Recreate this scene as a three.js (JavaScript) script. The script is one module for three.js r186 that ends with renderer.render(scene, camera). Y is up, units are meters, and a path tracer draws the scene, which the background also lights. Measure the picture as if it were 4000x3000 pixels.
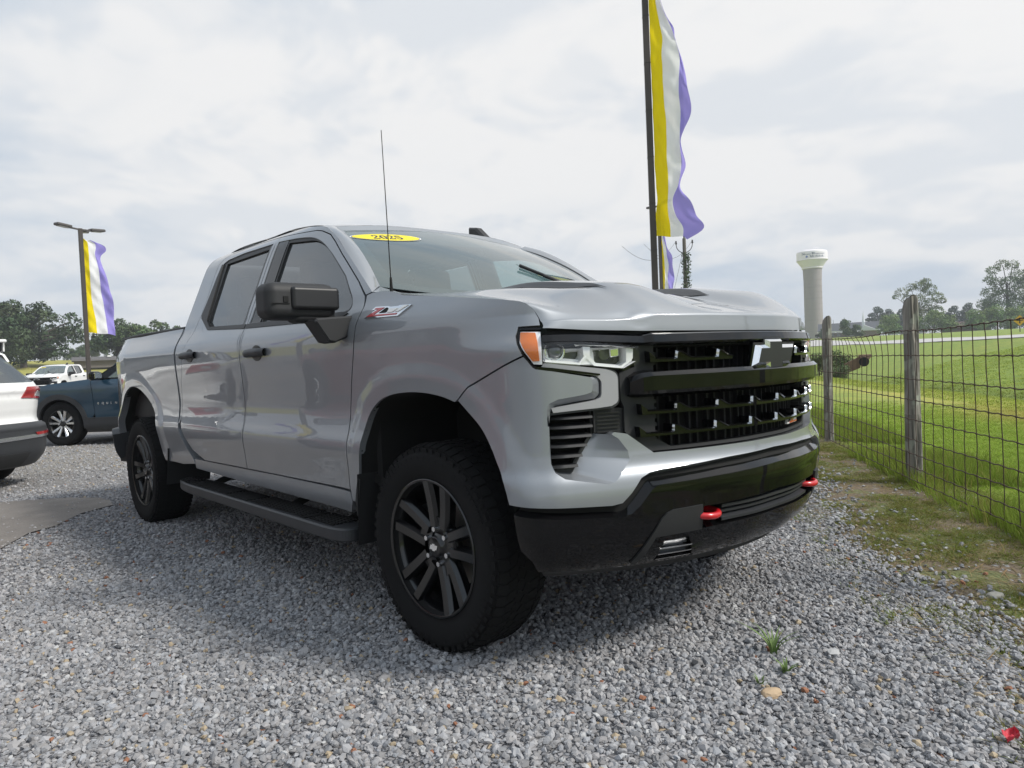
import * as THREE from 'three';
import { mergeGeometries } from 'three/addons/utils/BufferGeometryUtils.js';
import { FontLoader } from 'three/addons/loaders/FontLoader.js';
import { TextGeometry } from 'three/addons/geometries/TextGeometry.js';
import { RoundedBoxGeometry } from 'three/addons/geometries/RoundedBoxGeometry.js';

// ---------------------------------------------------------------- camera, sky, sun, exposure
const scene = new THREE.Scene();
const camera = new THREE.PerspectiveCamera(56.25, 4 / 3, 0.05, 3000);
{
  const yaw = THREE.MathUtils.degToRad(222.703), pit = THREE.MathUtils.degToRad(-1.722), roll = THREE.MathUtils.degToRad(-2.4396);
  const f = new THREE.Vector3(Math.cos(pit) * Math.cos(yaw), Math.sin(pit), Math.cos(pit) * Math.sin(yaw));
  const r = new THREE.Vector3().crossVectors(f, new THREE.Vector3(0, 1, 0)).normalize(), u = new THREE.Vector3().crossVectors(r, f);
  const r2 = r.clone().multiplyScalar(Math.cos(roll)).addScaledVector(u, Math.sin(roll));
  const u2 = u.clone().multiplyScalar(Math.cos(roll)).addScaledVector(r, -Math.sin(roll));
  camera.position.set(2.29, 1.1138, 2.601);
  camera.quaternion.setFromRotationMatrix(new THREE.Matrix4().makeBasis(r2, u2, f.clone().negate()));
}
camera.updateMatrixWorld();
scene.add(camera);
const EXPOSURE = 1.0, SUN_DIR = new THREE.Vector3(1.0, 1.08, -0.50).normalize(), SUN_POWER = 3.5;

// smooth value noise
function hash3(x, y, z) { let h = (x * 374761393 + y * 668265263 + z * 1274126177) | 0; h = Math.imul(h ^ (h >>> 13), 1274126177); h ^= h >>> 16; return (h >>> 0) / 4294967295; }
function noise3(x, y, z) {
  const xi = Math.floor(x), yi = Math.floor(y), zi = Math.floor(z); let fx = x - xi, fy = y - yi, fz = z - zi;
  fx = fx * fx * fx * (fx * (fx * 6 - 15) + 10); fy = fy * fy * fy * (fy * (fy * 6 - 15) + 10); fz = fz * fz * fz * (fz * (fz * 6 - 15) + 10);
  const L = (a, b, t) => a + (b - a) * t, h = hash3;
  return L(L(L(h(xi, yi, zi), h(xi + 1, yi, zi), fx), L(h(xi, yi + 1, zi), h(xi + 1, yi + 1, zi), fx), fy),
    L(L(h(xi, yi, zi + 1), h(xi + 1, yi, zi + 1), fx), L(h(xi, yi + 1, zi + 1), h(xi + 1, yi + 1, zi + 1), fx), fy), fz);
}
function fbm(x, y, z, o = 5, g = .5) { let a = 0, w = 1, s = 0; for (let i = 0; i < o; i++) { a += w * noise3(x, y, z); s += w; w *= g; x = x * 2.03 + 17.1; y = y * 2.03 + 3.7; z = z * 2.03 + 9.2; } return a / s; }
const sm = t => { t = t < 0 ? 0 : t > 1 ? 1 : t; return t * t * (3 - 2 * t); };
const mix = (a, b, t) => a + (b - a) * t;
function rng(seed) { let s = seed >>> 0; return () => { s = (s + 0x6D2B79F5) >>> 0; let t = Math.imul(s ^ (s >>> 15), 1 | s); t = (t + Math.imul(t ^ (t >>> 7), 61 | t)) ^ t; return ((t ^ (t >>> 14)) >>> 0) / 4294967296; }; }

const SKY_A = 3.6, SKY_B = 1.2;
// broken overcast: a thin bright cloud sheet with grey-blue gaps, brighter round the veiled sun
{
  const W = 2048, H = 1024, d = new Float32Array(W * H * 4);
  for (let j = 0; j < H; j++) for (let i = 0; i < W; i++) {
    const el = ((j + .5) / H - .5) * Math.PI, az = ((i + .5) / W - .5) * 2 * Math.PI;    // equirectangular: u = atan2(z, x)
    const cx = Math.cos(el) * Math.cos(az), cy = Math.sin(el), cz = Math.cos(el) * Math.sin(az), o = (j * W + i) * 4;
    const y = Math.max(cy, 0), k = 1 / (y + .16), px = cx * k, pz = cz * k;
    const w1 = fbm(px * .7 + 7, pz * .7, 3, 4), w2 = fbm(px * .7, pz * .7 + 31, 8, 4);
    let c = fbm(px * .50 + w1 * 1.5 + SKY_A, pz * .50 + w2 * 1.5 + SKY_B, 1.5, 6, .55);
    const fine = fbm(px * 2.2 + w2 * 2.4, pz * 2.2 + w1 * 2.4, 5.5, 6, .58);
    c = sm((c - .40) / .18) * .66 + sm((fine - .40) / .20) * .34;
    const hz = Math.exp(-y * 7);                                                          // haze towards the horizon
    c = mix(c, .75, hz * .6);
    const sd = Math.max(0, cx * SUN_DIR.x + cy * SUN_DIR.y + cz * SUN_DIR.z);
    const glow = .16 * Math.pow(sd, 2) + .45 * Math.pow(sd, 8) + .5 * Math.pow(sd, 30);
    const br = 1.02 + glow;
    const low = [.47, .572, .695], high = [.885, .885, .885];
    for (let q = 0; q < 3; q++) d[o + q] = mix(low[q], high[q], c) * br;
    if (cy < 0) for (let q = 0; q < 3; q++) d[o + q] *= mix(1, .3, sm(-cy * 6));
    d[o + 3] = 1;
  }
  const t = new THREE.DataTexture(d, W, H, THREE.RGBAFormat, THREE.FloatType);
  t.mapping = THREE.EquirectangularReflectionMapping; t.magFilter = t.minFilter = THREE.LinearFilter; t.flipY = false; t.needsUpdate = true;
  scene.background = t; scene.environment = t;
}
const sun = new THREE.DirectionalLight(new THREE.Color(1, .955, .88), SUN_POWER);
sun.position.copy(SUN_DIR).multiplyScalar(60); sun.target.position.set(0, 0, 0);
sun.castShadow = true; sun.shadow.radius = 24; sun.shadow.mapSize.set(4096, 4096);
Object.assign(sun.shadow.camera, { left: -25, right: 25, top: 25, bottom: -25, near: 1, far: 160 });
scene.add(sun, sun.target);

// ---------------------------------------------------------------- helpers
const taken = {};
function numbered(n) { taken[n] = (taken[n] ?? -1) + 1; return taken[n] ? n + '_' + String(taken[n]).padStart(3, '0') : n; }
function mesh(name, g, mat, parent) {
  const m = new THREE.Mesh(g, mat); m.name = parent ? name : numbered(name); m.castShadow = m.receiveShadow = true; (parent || scene).add(m); return m;
}
function thing(name, label, category, pos = [0, 0, 0], turn = 0, group) {
  const o = new THREE.Group(); o.name = numbered(name); o.position.set(...pos); o.rotation.y = turn; o.userData = { label, category };
  if (group) o.userData.group = group; scene.add(o); return o;
}
function tag(o, label, category, group, kind) { if (label) o.userData.label = label; if (category) o.userData.category = category; if (group) o.userData.group = group; if (kind) o.userData.kind = kind; return o; }
const std = (c, r = .6, m = 0, x = {}) => new THREE.MeshStandardMaterial({ color: Array.isArray(c) ? new THREE.Color().setRGB(...c) : c, roughness: r, metalness: m, side: THREE.DoubleSide, ...x });
const phy = (c, x = {}) => new THREE.MeshPhysicalMaterial({ color: Array.isArray(c) ? new THREE.Color().setRGB(...c) : c, side: THREE.DoubleSide, ...x });

function toGeo(P, N, I, UV) {
  const g = new THREE.BufferGeometry();
  g.setAttribute('position', new THREE.BufferAttribute(new Float32Array(P), 3));
  if (N) g.setAttribute('normal', new THREE.BufferAttribute(new Float32Array(N), 3));
  g.setAttribute('uv', new THREE.BufferAttribute(new Float32Array(UV || P.length / 3 * 2), 2));
  g.setIndex(I); if (!N) g.computeVertexNormals(); return g;
}
function merge(list) {
  return mergeGeometries(list.map(g => { const q = g.index ? g.toNonIndexed() : g; for (const k of Object.keys(q.attributes)) if (!['position', 'normal', 'uv'].includes(k)) q.deleteAttribute(k); return q; }));
}
function mirrorZ(g) {
  const q = g.clone(), p = q.attributes.position, n = q.attributes.normal;
  for (let i = 0; i < p.count; i++) { p.setZ(i, -p.getZ(i)); n.setZ(i, -n.getZ(i)); }
  if (q.index) { const I = q.index.array; for (let i = 0; i < I.length; i += 3) { const t = I[i]; I[i] = I[i + 1]; I[i + 1] = t; } }
  else for (const a of Object.values(q.attributes)) { const s = a.itemSize, A = a.array; for (let i = 0; i < a.count; i += 3) for (let k = 0; k < s; k++) { const t = A[i * s + k]; A[i * s + k] = A[(i + 1) * s + k]; A[(i + 1) * s + k] = t; } }
  return q;
}
const xf = (g, m) => g.clone().applyMatrix4(m);
const M4 = (x = 0, y = 0, z = 0, rx = 0, ry = 0, rz = 0, sx = 1, sy = sx, sz = sx) => new THREE.Matrix4().compose(new THREE.Vector3(x, y, z), new THREE.Quaternion().setFromEuler(new THREE.Euler(rx, ry, rz)), new THREE.Vector3(sx, sy, sz));
const rbox = (w, h, d, r = .01, x = 0, y = 0, z = 0, rx = 0, ry = 0, rz = 0) => xf(new RoundedBoxGeometry(w, h, d, 2, Math.min(r, w / 2.01, h / 2.01, d / 2.01)), M4(x, y, z, rx, ry, rz));
const box = (w, h, d, x = 0, y = 0, z = 0, rx = 0, ry = 0, rz = 0) => xf(new THREE.BoxGeometry(w, h, d), M4(x, y, z, rx, ry, rz));
const cyl = (r1, r2, h, n = 16, x = 0, y = 0, z = 0, rx = 0, ry = 0, rz = 0) => xf(new THREE.CylinderGeometry(r1, r2, h, n), M4(x, y, z, rx, ry, rz));
function tube(pts, r, n = 8, seg = 0) { const c = new THREE.CatmullRomCurve3(pts.map(p => new THREE.Vector3(...p))); return new THREE.TubeGeometry(c, seg || pts.length * 6, r, n, false); }
function rod(a, b, r, n = 6, r2 = r) {
  const A = new THREE.Vector3(...a), B = new THREE.Vector3(...b), d = B.clone().sub(A), g = new THREE.CylinderGeometry(r2, r, d.length(), n);
  return g.applyMatrix4(new THREE.Matrix4().compose(A.add(B).multiplyScalar(.5), new THREE.Quaternion().setFromUnitVectors(new THREE.Vector3(0, 1, 0), d.normalize()), new THREE.Vector3(1, 1, 1)));
}
function grid(nu, nv, f, uvs = [1, 1]) {
  const P = [], I = [], U = [];
  for (let j = 0; j <= nv; j++) for (let i = 0; i <= nu; i++) { P.push(...f(i / nu, j / nv)); U.push(i / nu * uvs[0], j / nv * uvs[1]); }
  for (let j = 0; j < nv; j++) for (let i = 0; i < nu; i++) { const a = j * (nu + 1) + i, b = a + 1, c = a + nu + 1, d = c + 1; I.push(a, b, d, a, d, c); }
  return toGeo(P, null, I, U);
}
function strip(A, B) { const n = A.length - 1, t = i => [A[i], B[i]]; return grid(n, 1, (u, v) => t(Math.round(u * n))[v > .5 ? 1 : 0]); }
function ext(pts, depth, bevel = 0, holes = []) {
  const s = new THREE.Shape(pts.map(p => new THREE.Vector2(...p))); for (const h of holes) s.holes.push(new THREE.Path(h.map(p => new THREE.Vector2(...p))));
  return new THREE.ExtrudeGeometry(s, { depth, bevelEnabled: bevel > 0, bevelSize: bevel, bevelThickness: bevel, bevelOffset: -bevel, bevelSegments: 1, curveSegments: 8 });
}
// catmull-rom resampling of a 2-D or 3-D polyline
function smoothLine(P, n = 6, closed = false) {
  const N = P.length, out = [], g = i => closed ? P[(i + N) % N] : P[Math.max(0, Math.min(N - 1, i))];
  for (let i = 0; i < (closed ? N : N - 1); i++) for (let k = 0; k < n; k++) {
    const t = k / n, a = g(i - 1), b = g(i), c = g(i + 1), d = g(i + 2);
    out.push(b.map((_, q) => .5 * (2 * b[q] + (c[q] - a[q]) * t + (2 * a[q] - 5 * b[q] + 4 * c[q] - d[q]) * t * t + (3 * b[q] - a[q] - 3 * c[q] + d[q]) * t * t * t)));
  }
  if (!closed) out.push(P[N - 1]); return out;
}
// rounds the corners that carry a radius: [u, v, r]
function rnd(P) {
  const out = [], N = P.length;
  P.forEach((p, i) => {
    if (!p[2]) { out.push([p[0], p[1]]); return; }
    const a = P[(i + N - 1) % N], b = P[(i + 1) % N], la = Math.hypot(a[0] - p[0], a[1] - p[1]), lb = Math.hypot(b[0] - p[0], b[1] - p[1]);
    const r = Math.min(p[2], la * .48, lb * .48), A = [p[0] + (a[0] - p[0]) / la * r, p[1] + (a[1] - p[1]) / la * r], B = [p[0] + (b[0] - p[0]) / lb * r, p[1] + (b[1] - p[1]) / lb * r];
    for (let k = 0; k <= 5; k++) { const t = k / 5; out.push([0, 1].map(q => (1 - t) * (1 - t) * A[q] + 2 * t * (1 - t) * p[q] + t * t * B[q])); }
  });
  return out;
}
function spl(T) {
  const n = T.length, m = [];
  for (let i = 0; i < n; i++) {
    if (i === 0) m.push((T[1][1] - T[0][1]) / (T[1][0] - T[0][0])); else if (i === n - 1) m.push((T[i][1] - T[i - 1][1]) / (T[i][0] - T[i - 1][0]));
    else { const h0 = T[i][0] - T[i - 1][0], h1 = T[i + 1][0] - T[i][0]; m.push(((T[i][1] - T[i - 1][1]) / h0 * h1 + (T[i + 1][1] - T[i][1]) / h1 * h0) / (h0 + h1)); }
  }
  return v => {
    v = Math.min(Math.max(v, T[0][0]), T[n - 1][0]); let i = 0; while (i < n - 2 && v > T[i + 1][0]) i++;
    const h = T[i + 1][0] - T[i][0], t = (v - T[i][0]) / h;
    return (1 + 2 * t) * (1 - t) * (1 - t) * T[i][1] + t * (1 - t) * (1 - t) * m[i] * h + t * t * (3 - 2 * t) * T[i + 1][1] + t * t * (t - 1) * m[i + 1] * h;
  };
}
// a vehicle skin: plan curve from the nose centre round the right side to the tail centre, pushed out by a profile over the height
function makeSkin({ plan, front, side, rear, ua, ub, uc = 1e9, ud = 2e9, arches = [], flare = .02, flareW = .05, extra }) {
  const C = []; let L = [0];
  const P = plan;
  for (let i = 1; i < P.length - 2; i++) {
    const p = [P[i - 1], P[i], P[i + 1], P[i + 2]], D = (a, b) => Math.hypot(a[0] - b[0], a[1] - b[1]), d = D(p[1], p[2]), a = D(p[0], p[1]), b = D(p[2], p[3]);
    const m1 = [0, 1].map(q => ((p[1][q] - p[0][q]) / a * d + (p[2][q] - p[1][q]) / d * a) / (a + d) * d), m2 = [0, 1].map(q => ((p[2][q] - p[1][q]) / d * b + (p[3][q] - p[2][q]) / b * d) / (d + b) * d);
    for (let k = 0; k < 24; k++) { const t = k / 24, t2 = t * t, t3 = t2 * t; C.push([0, 1].map(q => (2 * t3 - 3 * t2 + 1) * p[1][q] + (t3 - 2 * t2 + t) * m1[q] + (-2 * t3 + 3 * t2) * p[2][q] + (t3 - t2) * m2[q])); }
  }
  C.push(P[P.length - 2]);
  for (let i = 1; i < C.length; i++) L.push(L[i - 1] + Math.hypot(C[i][0] - C[i - 1][0], C[i][1] - C[i - 1][1]));
  const umax = L[L.length - 1];
  const cp = u => {
    let s = 1, a = u; if (a < 0) { a = -a; s = -1; } if (a > umax) { a = 2 * umax - a; s = -s; }
    let lo = 0, hi = L.length - 1; while (hi - lo > 1) { const m = (lo + hi) >> 1; if (L[m] <= a) lo = m; else hi = m; }
    const t = (a - L[lo]) / (L[hi] - L[lo] || 1); return [mix(C[lo][0], C[hi][0], t), mix(C[lo][1], C[hi][1], t) * s];
  };
  const cn = u => { const a = cp(u - .012), b = cp(u + .012), l = Math.hypot(b[0] - a[0], b[1] - a[1]); return [(b[1] - a[1]) / l, -(b[0] - a[0]) / l]; };
  const PF = spl(front), PS = spl(side), PR = rear ? spl(rear) : null;
  const D = (u, y) => {
    let a = Math.abs(u); if (a > umax) a = 2 * umax - a;
    const w = sm((a - ua) / (ub - ua)); let d = PF(y) * (1 - w) + (PS(y) - side.ref) * w;
    if (PR) { const w2 = sm((a - uc) / (ud - uc)); if (w2 > 0) d = mix(d, PR(y), w2); }
    for (const A of arches) {
      if (a < A.min - .25 || a > A.max + .25) continue;
      let best = 1e9; for (let i = 0; i < A.p.length - 1; i++) { const p = A.p[i], q = A.p[i + 1], dx = q[0] - p[0], dy = q[1] - p[1]; let t = ((a - p[0]) * dx + (y - p[1]) * dy) / (dx * dx + dy * dy); t = t < 0 ? 0 : t > 1 ? 1 : t; const e = Math.hypot(a - p[0] - dx * t, y - p[1] - dy * t); if (e < best) best = e; }
      d += (A.flare ?? flare) * (1 - sm((best - flareW) / .075)) + (A.flare ?? flare) * .6 * (1 - sm(best / .3));
    }
    return extra ? d + extra(a, y) : d;
  };
  const sf = (u, y, off = 0) => { const p = cp(u), n = cn(u), d = D(u, y); const b = [p[0] + n[0] * d, y, p[1] + n[1] * d]; if (!off) return b; const N = nrm(u, y); return [b[0] + N[0] * off, b[1] + N[1] * off, b[2] + N[2] * off]; };
  const nrm = (u, y) => { const e = .004, a = sf(u - e, y), b = sf(u + e, y), c = sf(u, y - e), f = sf(u, y + e), p = [0, 1, 2].map(i => b[i] - a[i]), q = [0, 1, 2].map(i => f[i] - c[i]); const n = [-(p[1] * q[2] - p[2] * q[1]), -(p[2] * q[0] - p[0] * q[2]), -(p[0] * q[1] - p[1] * q[0])], l = Math.hypot(...n); return n.map(v => v / l); };
  sf.n = nrm; sf.umax = umax; sf.cp = cp; return sf;
}
// a sheet-metal panel: the outline (with holes) laid on a skin, refined, with a folded edge
function panel(sf, outline, { holes = [], off = 0, th = .02, max = .05, nrm } = {}) {
  const V2 = a => a.map(p => new THREE.Vector2(p[0], p[1])), c = V2(outline), hs = holes.map(V2);
  if (THREE.ShapeUtils.isClockWise(c)) c.reverse(); for (const h of hs) if (!THREE.ShapeUtils.isClockWise(h)) h.reverse();
  let T = THREE.ShapeUtils.triangulateShape(c, hs).map(t => [...t]); const pts = [...c, ...hs.flat()].map(p => [p.x, p.y]);
  for (let pass = 0; pass < 9; pass++) {
    const mid = new Map(), key = (a, b) => a < b ? a * 1e6 + b : b * 1e6 + a; let any = false;
    for (const t of T) for (let k = 0; k < 3; k++) { const a = t[k], b = t[(k + 1) % 3], q = key(a, b); if (!mid.has(q) && Math.hypot(pts[a][0] - pts[b][0], pts[a][1] - pts[b][1]) > max) { mid.set(q, pts.length); pts.push([(pts[a][0] + pts[b][0]) / 2, (pts[a][1] + pts[b][1]) / 2]); any = true; } }
    if (!any) break; const R = [];
    for (const t of T) {
      const m = [0, 1, 2].map(k => mid.get(key(t[k], t[(k + 1) % 3]))), n = m.filter(v => v !== undefined).length;
      if (!n) R.push(t); else if (n === 3) R.push([t[0], m[0], m[2]], [m[0], t[1], m[1]], [m[2], m[1], t[2]], [m[0], m[1], m[2]]);
      else if (n === 1) { const k = m.findIndex(v => v !== undefined), a = t[k], b = t[(k + 1) % 3], d = t[(k + 2) % 3]; R.push([a, m[k], d], [m[k], b, d]); }
      else { const k = m.findIndex(v => v === undefined), a = t[k], b = t[(k + 1) % 3], d = t[(k + 2) % 3], mb = m[(k + 1) % 3], md = m[(k + 2) % 3]; R.push([a, b, mb], [a, mb, md], [md, mb, d]); }
    }
    T = R;
  }
  const P = [], N = [], I = [], U = [];
  const NN = [];
  for (const p of pts) { const q = sf(p[0], p[1]), n = sf.n(p[0], p[1]); NN.push(n); P.push(q[0] + n[0] * off, q[1] + n[1] * off, q[2] + n[2] * off); N.push(...n); U.push(p[0], p[1]); }
  const cnt = new Map();
  for (const t of T) {
    const [a, b, d] = t, A = i => P.slice(i * 3, i * 3 + 3), pa = A(a), pb = A(b), pd = A(d), e = [0, 1, 2].map(i => pb[i] - pa[i]), f = [0, 1, 2].map(i => pd[i] - pa[i]);
    const n = [e[1] * f[2] - e[2] * f[1], e[2] * f[0] - e[0] * f[2], e[0] * f[1] - e[1] * f[0]];
    const tt = n[0] * N[a * 3] + n[1] * N[a * 3 + 1] + n[2] * N[a * 3 + 2] < 0 ? [a, d, b] : [a, b, d]; I.push(...tt);
    for (let k = 0; k < 3; k++) { const x = tt[k], y = tt[(k + 1) % 3], q = x < y ? x * 1e6 + y : y * 1e6 + x; const r = cnt.get(q); if (r) r[2]++; else cnt.set(q, [x, y, 1]); }
  }
  if (th > 0) for (const [a, b, k] of cnt.values()) if (k === 1) {
    const s = P.length / 3, pa = P.slice(a * 3, a * 3 + 3), pb = P.slice(b * 3, b * 3 + 3), na = NN[a], nb = NN[b];
    const e = [0, 1, 2].map(i => pb[i] - pa[i]), n = [e[1] * na[2] - e[2] * na[1], e[2] * na[0] - e[0] * na[2], e[0] * na[1] - e[1] * na[0]], l = Math.hypot(...n) || 1;
    const w = n.map(v => v / l);
    P.push(...pa, ...pb, ...[0, 1, 2].map(i => pb[i] - nb[i] * th), ...[0, 1, 2].map(i => pa[i] - na[i] * th)); for (let q = 0; q < 4; q++) { N.push(...w); U.push(0, 0); }
    I.push(s, s + 2, s + 1, s, s + 3, s + 2);
  }
  return toGeo(P, N, I, U);
}
// ---------------------------------------------------------------- vehicle materials
function flakeTex(seed, lo, hi) {
  const n = 256, r = rng(seed), d = new Uint8Array(n * n * 4);
  for (let i = 0; i < n * n; i++) { const v = (lo + (hi - lo) * r()) * 255; d[i * 4] = d[i * 4 + 1] = d[i * 4 + 2] = v; d[i * 4 + 3] = 255; }
  const t = new THREE.DataTexture(d, n, n); t.wrapS = t.wrapT = THREE.RepeatWrapping; t.magFilter = THREE.LinearFilter; t.minFilter = THREE.LinearFilter; t.needsUpdate = true; return t;
}
const VM = {
  paintGrey: phy([.29, .306, .328], { metalness: .62, roughness: .50, clearcoat: 1, clearcoatRoughness: .01 }),
  gloss: phy([.004, .004, .0045], { roughness: .05, specularIntensity: .75 }),
  satin: std([.012, .012, .013], .42),
  plastic: std([.017, .0175, .019], .62),
  plasticGrey: std([.030, .032, .036], .48),
  dark: std([.006, .006, .006], .9),
  rubber: phy([.009, .009, .0095], { roughness: .85, specularIntensity: .45 }),
  rimBlack: phy([.004, .0042, .005], { roughness: .2, clearcoat: .35, clearcoatRoughness: .1 }),
  chrome: std([.85, .86, .87], .07, 1),
  bright: std([.62, .63, .64], .16, 1),
  satinChrome: std([.72, .73, .75], .22, 1),
  steel: std([.35, .33, .30], .5, .8),
  bright2: std([.84, .84, .85], .25, .12),
  pocket: std([.13, .135, .145], .25, .3),
  reflector: std([.80, .80, .82], .45, .0),
  lens: phy([.97, .98, .98], { transmission: 1, thickness: 0, roughness: .0, ior: 1.45 }),
  drl: phy([.33, .33, .345], { roughness: .35, clearcoat: .5, clearcoatRoughness: .2 }),
  amber: phy([.72, .17, .012], { roughness: .25, clearcoat: 1, clearcoatRoughness: .05 }),
  red: phy([.30, .006, .008], { roughness: .15, clearcoat: 1, clearcoatRoughness: .04 }),
  hookRed: phy([.52, .006, .012], { roughness: .35, clearcoat: .7, clearcoatRoughness: .15 }),
  badgeRed: phy([.42, .008, .014], { roughness: .3, clearcoat: .8 }),
  white: std([.78, .78, .77], .4),
  glassDark: phy([.30, .33, .345], { metalness: .20, transmission: 1, thickness: 0, roughness: .0, ior: 2.0 }),
  glassClear: phy([.46, .60, .60], { metalness: .16, transmission: 1, thickness: 0, roughness: .0, ior: 2.1 }),
  trim: std([.015, .015, .016], .5),
  cloth: std([.018, .018, .019], .9),
  dash: std([.020, .020, .021], .7),
  headliner: std([.16, .16, .155], .95),
  taillight: phy([.34, .02, .03], { roughness: .12, clearcoat: 1, clearcoatRoughness: .03 }),
};
// ---------------------------------------------------------------- one wheel: tyre with tread and shoulder lugs, split-spoke rim, hub, lugs, disc. Axis = z, outer face at +z
function makeWheel(o) {
  const { R, w, rimR, face, spokes, rimMat, spokeMat, bowtie } = o, g = new THREE.Group(); g.name = 'wheel';
  const h = w / 2, prof = [[rimR - .012, -h * .72], [rimR + .004, -h * .86], [rimR + .03, -h * .93], [mix(rimR, R, .45), -h], [mix(rimR, R, .72), -h * .985], [R - .03, -h * .92], [R - .010, -h * .80], [R - .001, -h * .62], [R, 0]];
  const full = [...prof, ...prof.slice(0, -1).reverse().map(p => [p[0], -p[1]])];
  const ty = new THREE.LatheGeometry(full.map(p => new THREE.Vector2(p[0], p[1])), 72); ty.rotateX(Math.PI / 2);
  const tyre = mesh('tyre', ty, VM.rubber, g);
  if (o.lugs) {
    const B = [], n = o.lugs;
    for (let i = 0; i < n; i++) for (const s of [1, -1]) {
      const a = (i + (s > 0 ? 0 : .5)) / n * Math.PI * 2, add = (rr, z, ww, hh, dd, da, tilt, skew = 0) => { const q = new THREE.BoxGeometry(ww, hh, dd); q.applyMatrix4(M4(0, 0, 0, tilt * s, skew, 0)); q.applyMatrix4(M4(0, rr, z * s)); q.applyMatrix4(M4(0, 0, 0, 0, 0, a + da)); B.push(q); };
      const p = 2 * Math.PI * R / n;
      add(R - .009, h * .70, p * .80, .016, w * .15, 0, .30); add(R - .030, h * .918, p * (i % 2 ? .40 : .62), .030, .006, 0, .10); add(R - .057, h * .978, p * (i % 2 ? .36 : .2), .022, .005, .01, .03);
      add(R - .003, h * .40, p * .70, .010, w * .14, p / R * .3, 0, .35); add(R - .001, h * .13, p * .74, .008, w * .12, p / R * .1, 0, -.4);
    }
    mesh('tread', merge(B), VM.rubber, tyre);
    const L = []; for (const [a0, a1, r0, dr] of [[.5, 1.15, .66, .16], [2.0, 2.5, .68, .13], [3.7, 4.35, .66, .16], [5.1, 5.6, .68, .13]]) { const k = 9; for (let i = 0; i < k; i++) { const a = mix(a0, a1, (i + .5) / k), rr = mix(rimR, R, r0), q = new THREE.BoxGeometry(.6 * (a1 - a0) / k * rr, (R - rimR) * dr, .003); q.applyMatrix4(M4(0, rr, h * .992)); q.applyMatrix4(M4(0, 0, 0, 0, 0, a)); L.push(q); } }
    mesh('sidewall_mark', merge(L), VM.rubber, tyre);
  }
  // barrel and lip
  const bar = new THREE.LatheGeometry([[rimR - .004, face + .004], [rimR + .006, face + .010], [rimR + .010, face - .004], [rimR - .006, face - .02], [rimR - .022, face - .05], [rimR - .035, -h * .8], [rimR, -h * .9]].map(p => new THREE.Vector2(...p)), 64); bar.rotateX(Math.PI / 2);
  const rim = mesh('rim', bar, rimMat, g);
  const S = spokes(rimR, face); for (const s of S) mesh('spoke', s, spokeMat || rimMat, rim);
  const hub = new THREE.LatheGeometry([[0, face - .012], [.036, face - .014], [.042, face - .018], [.046, face - .036], [.098, face - .046], [.104, face - .075], [.0, face - .075]].map(p => new THREE.Vector2(...p)), 40); hub.rotateX(Math.PI / 2);
  mesh('hub', hub, rimMat, rim);
  const nl = o.lugN || 6; for (let i = 0; i < nl; i++) { const a = (i + .5) / nl * Math.PI * 2 + .15; const q = new THREE.CylinderGeometry(.0105, .013, .03, 6); q.rotateX(Math.PI / 2); mesh('lug_nut', q.translate(Math.cos(a) * .069, Math.sin(a) * .069, face - .036), VM.satinChrome, rim); }
  if (bowtie) mesh('wheel_emblem', merge([ext(outlinePts(tie(.052, .018), .0022), .002).translate(0, 0, face - .0125), ]), VM.chrome, rim);
  const disc = new THREE.CylinderGeometry(.172, .172, .03, 48); disc.rotateX(Math.PI / 2); disc.translate(0, 0, face - .15); mesh('brake_disc', disc, VM.steel, g);
  mesh('brake_caliper', rbox(.10, .17, .09, .02, -.155, .05, face - .14), VM.dark, g);
  const back = new THREE.CylinderGeometry(rimR - .03, rimR - .03, .01, 40); back.rotateX(Math.PI / 2); back.translate(0, 0, -h * .6); mesh('backing_plate', back, VM.dark, g);
  return g;
}
// cross emblem outline (two slanted arms)
const tie = (w, h) => { const a = w / 2, b = h / 2, c = w * .155, d = h * .78, s = h * .42; return [[-a, -b], [-a + s, b], [-c, b], [-c, d], [c, d], [c, b], [a, b], [a - s, -b], [c, -b], [c, -d], [-c, -d], [-c, -b]]; };
function outlinePts(P, t) { return P; }
function frameOf(P, t) { // a thin frame following an outline
  const N = P.length, inn = P.map((p, i) => { const a = P[(i + N - 1) % N], b = P[(i + 1) % N], n1 = [-(p[1] - a[1]), p[0] - a[0]], n2 = [-(b[1] - p[1]), b[0] - p[0]], l1 = Math.hypot(...n1), l2 = Math.hypot(...n2); const m = [n1[0] / l1 + n2[0] / l2, n1[1] / l1 + n2[1] / l2], k = t / Math.max(.3, (m[0] * n1[0] + m[1] * n1[1]) / l1); return [p[0] + m[0] * k, p[1] + m[1] * k]; });
  return inn;
}
const ccw = P => THREE.ShapeUtils.isClockWise(P.map(p => new THREE.Vector2(...p))) ? P.slice().reverse() : P;
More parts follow.
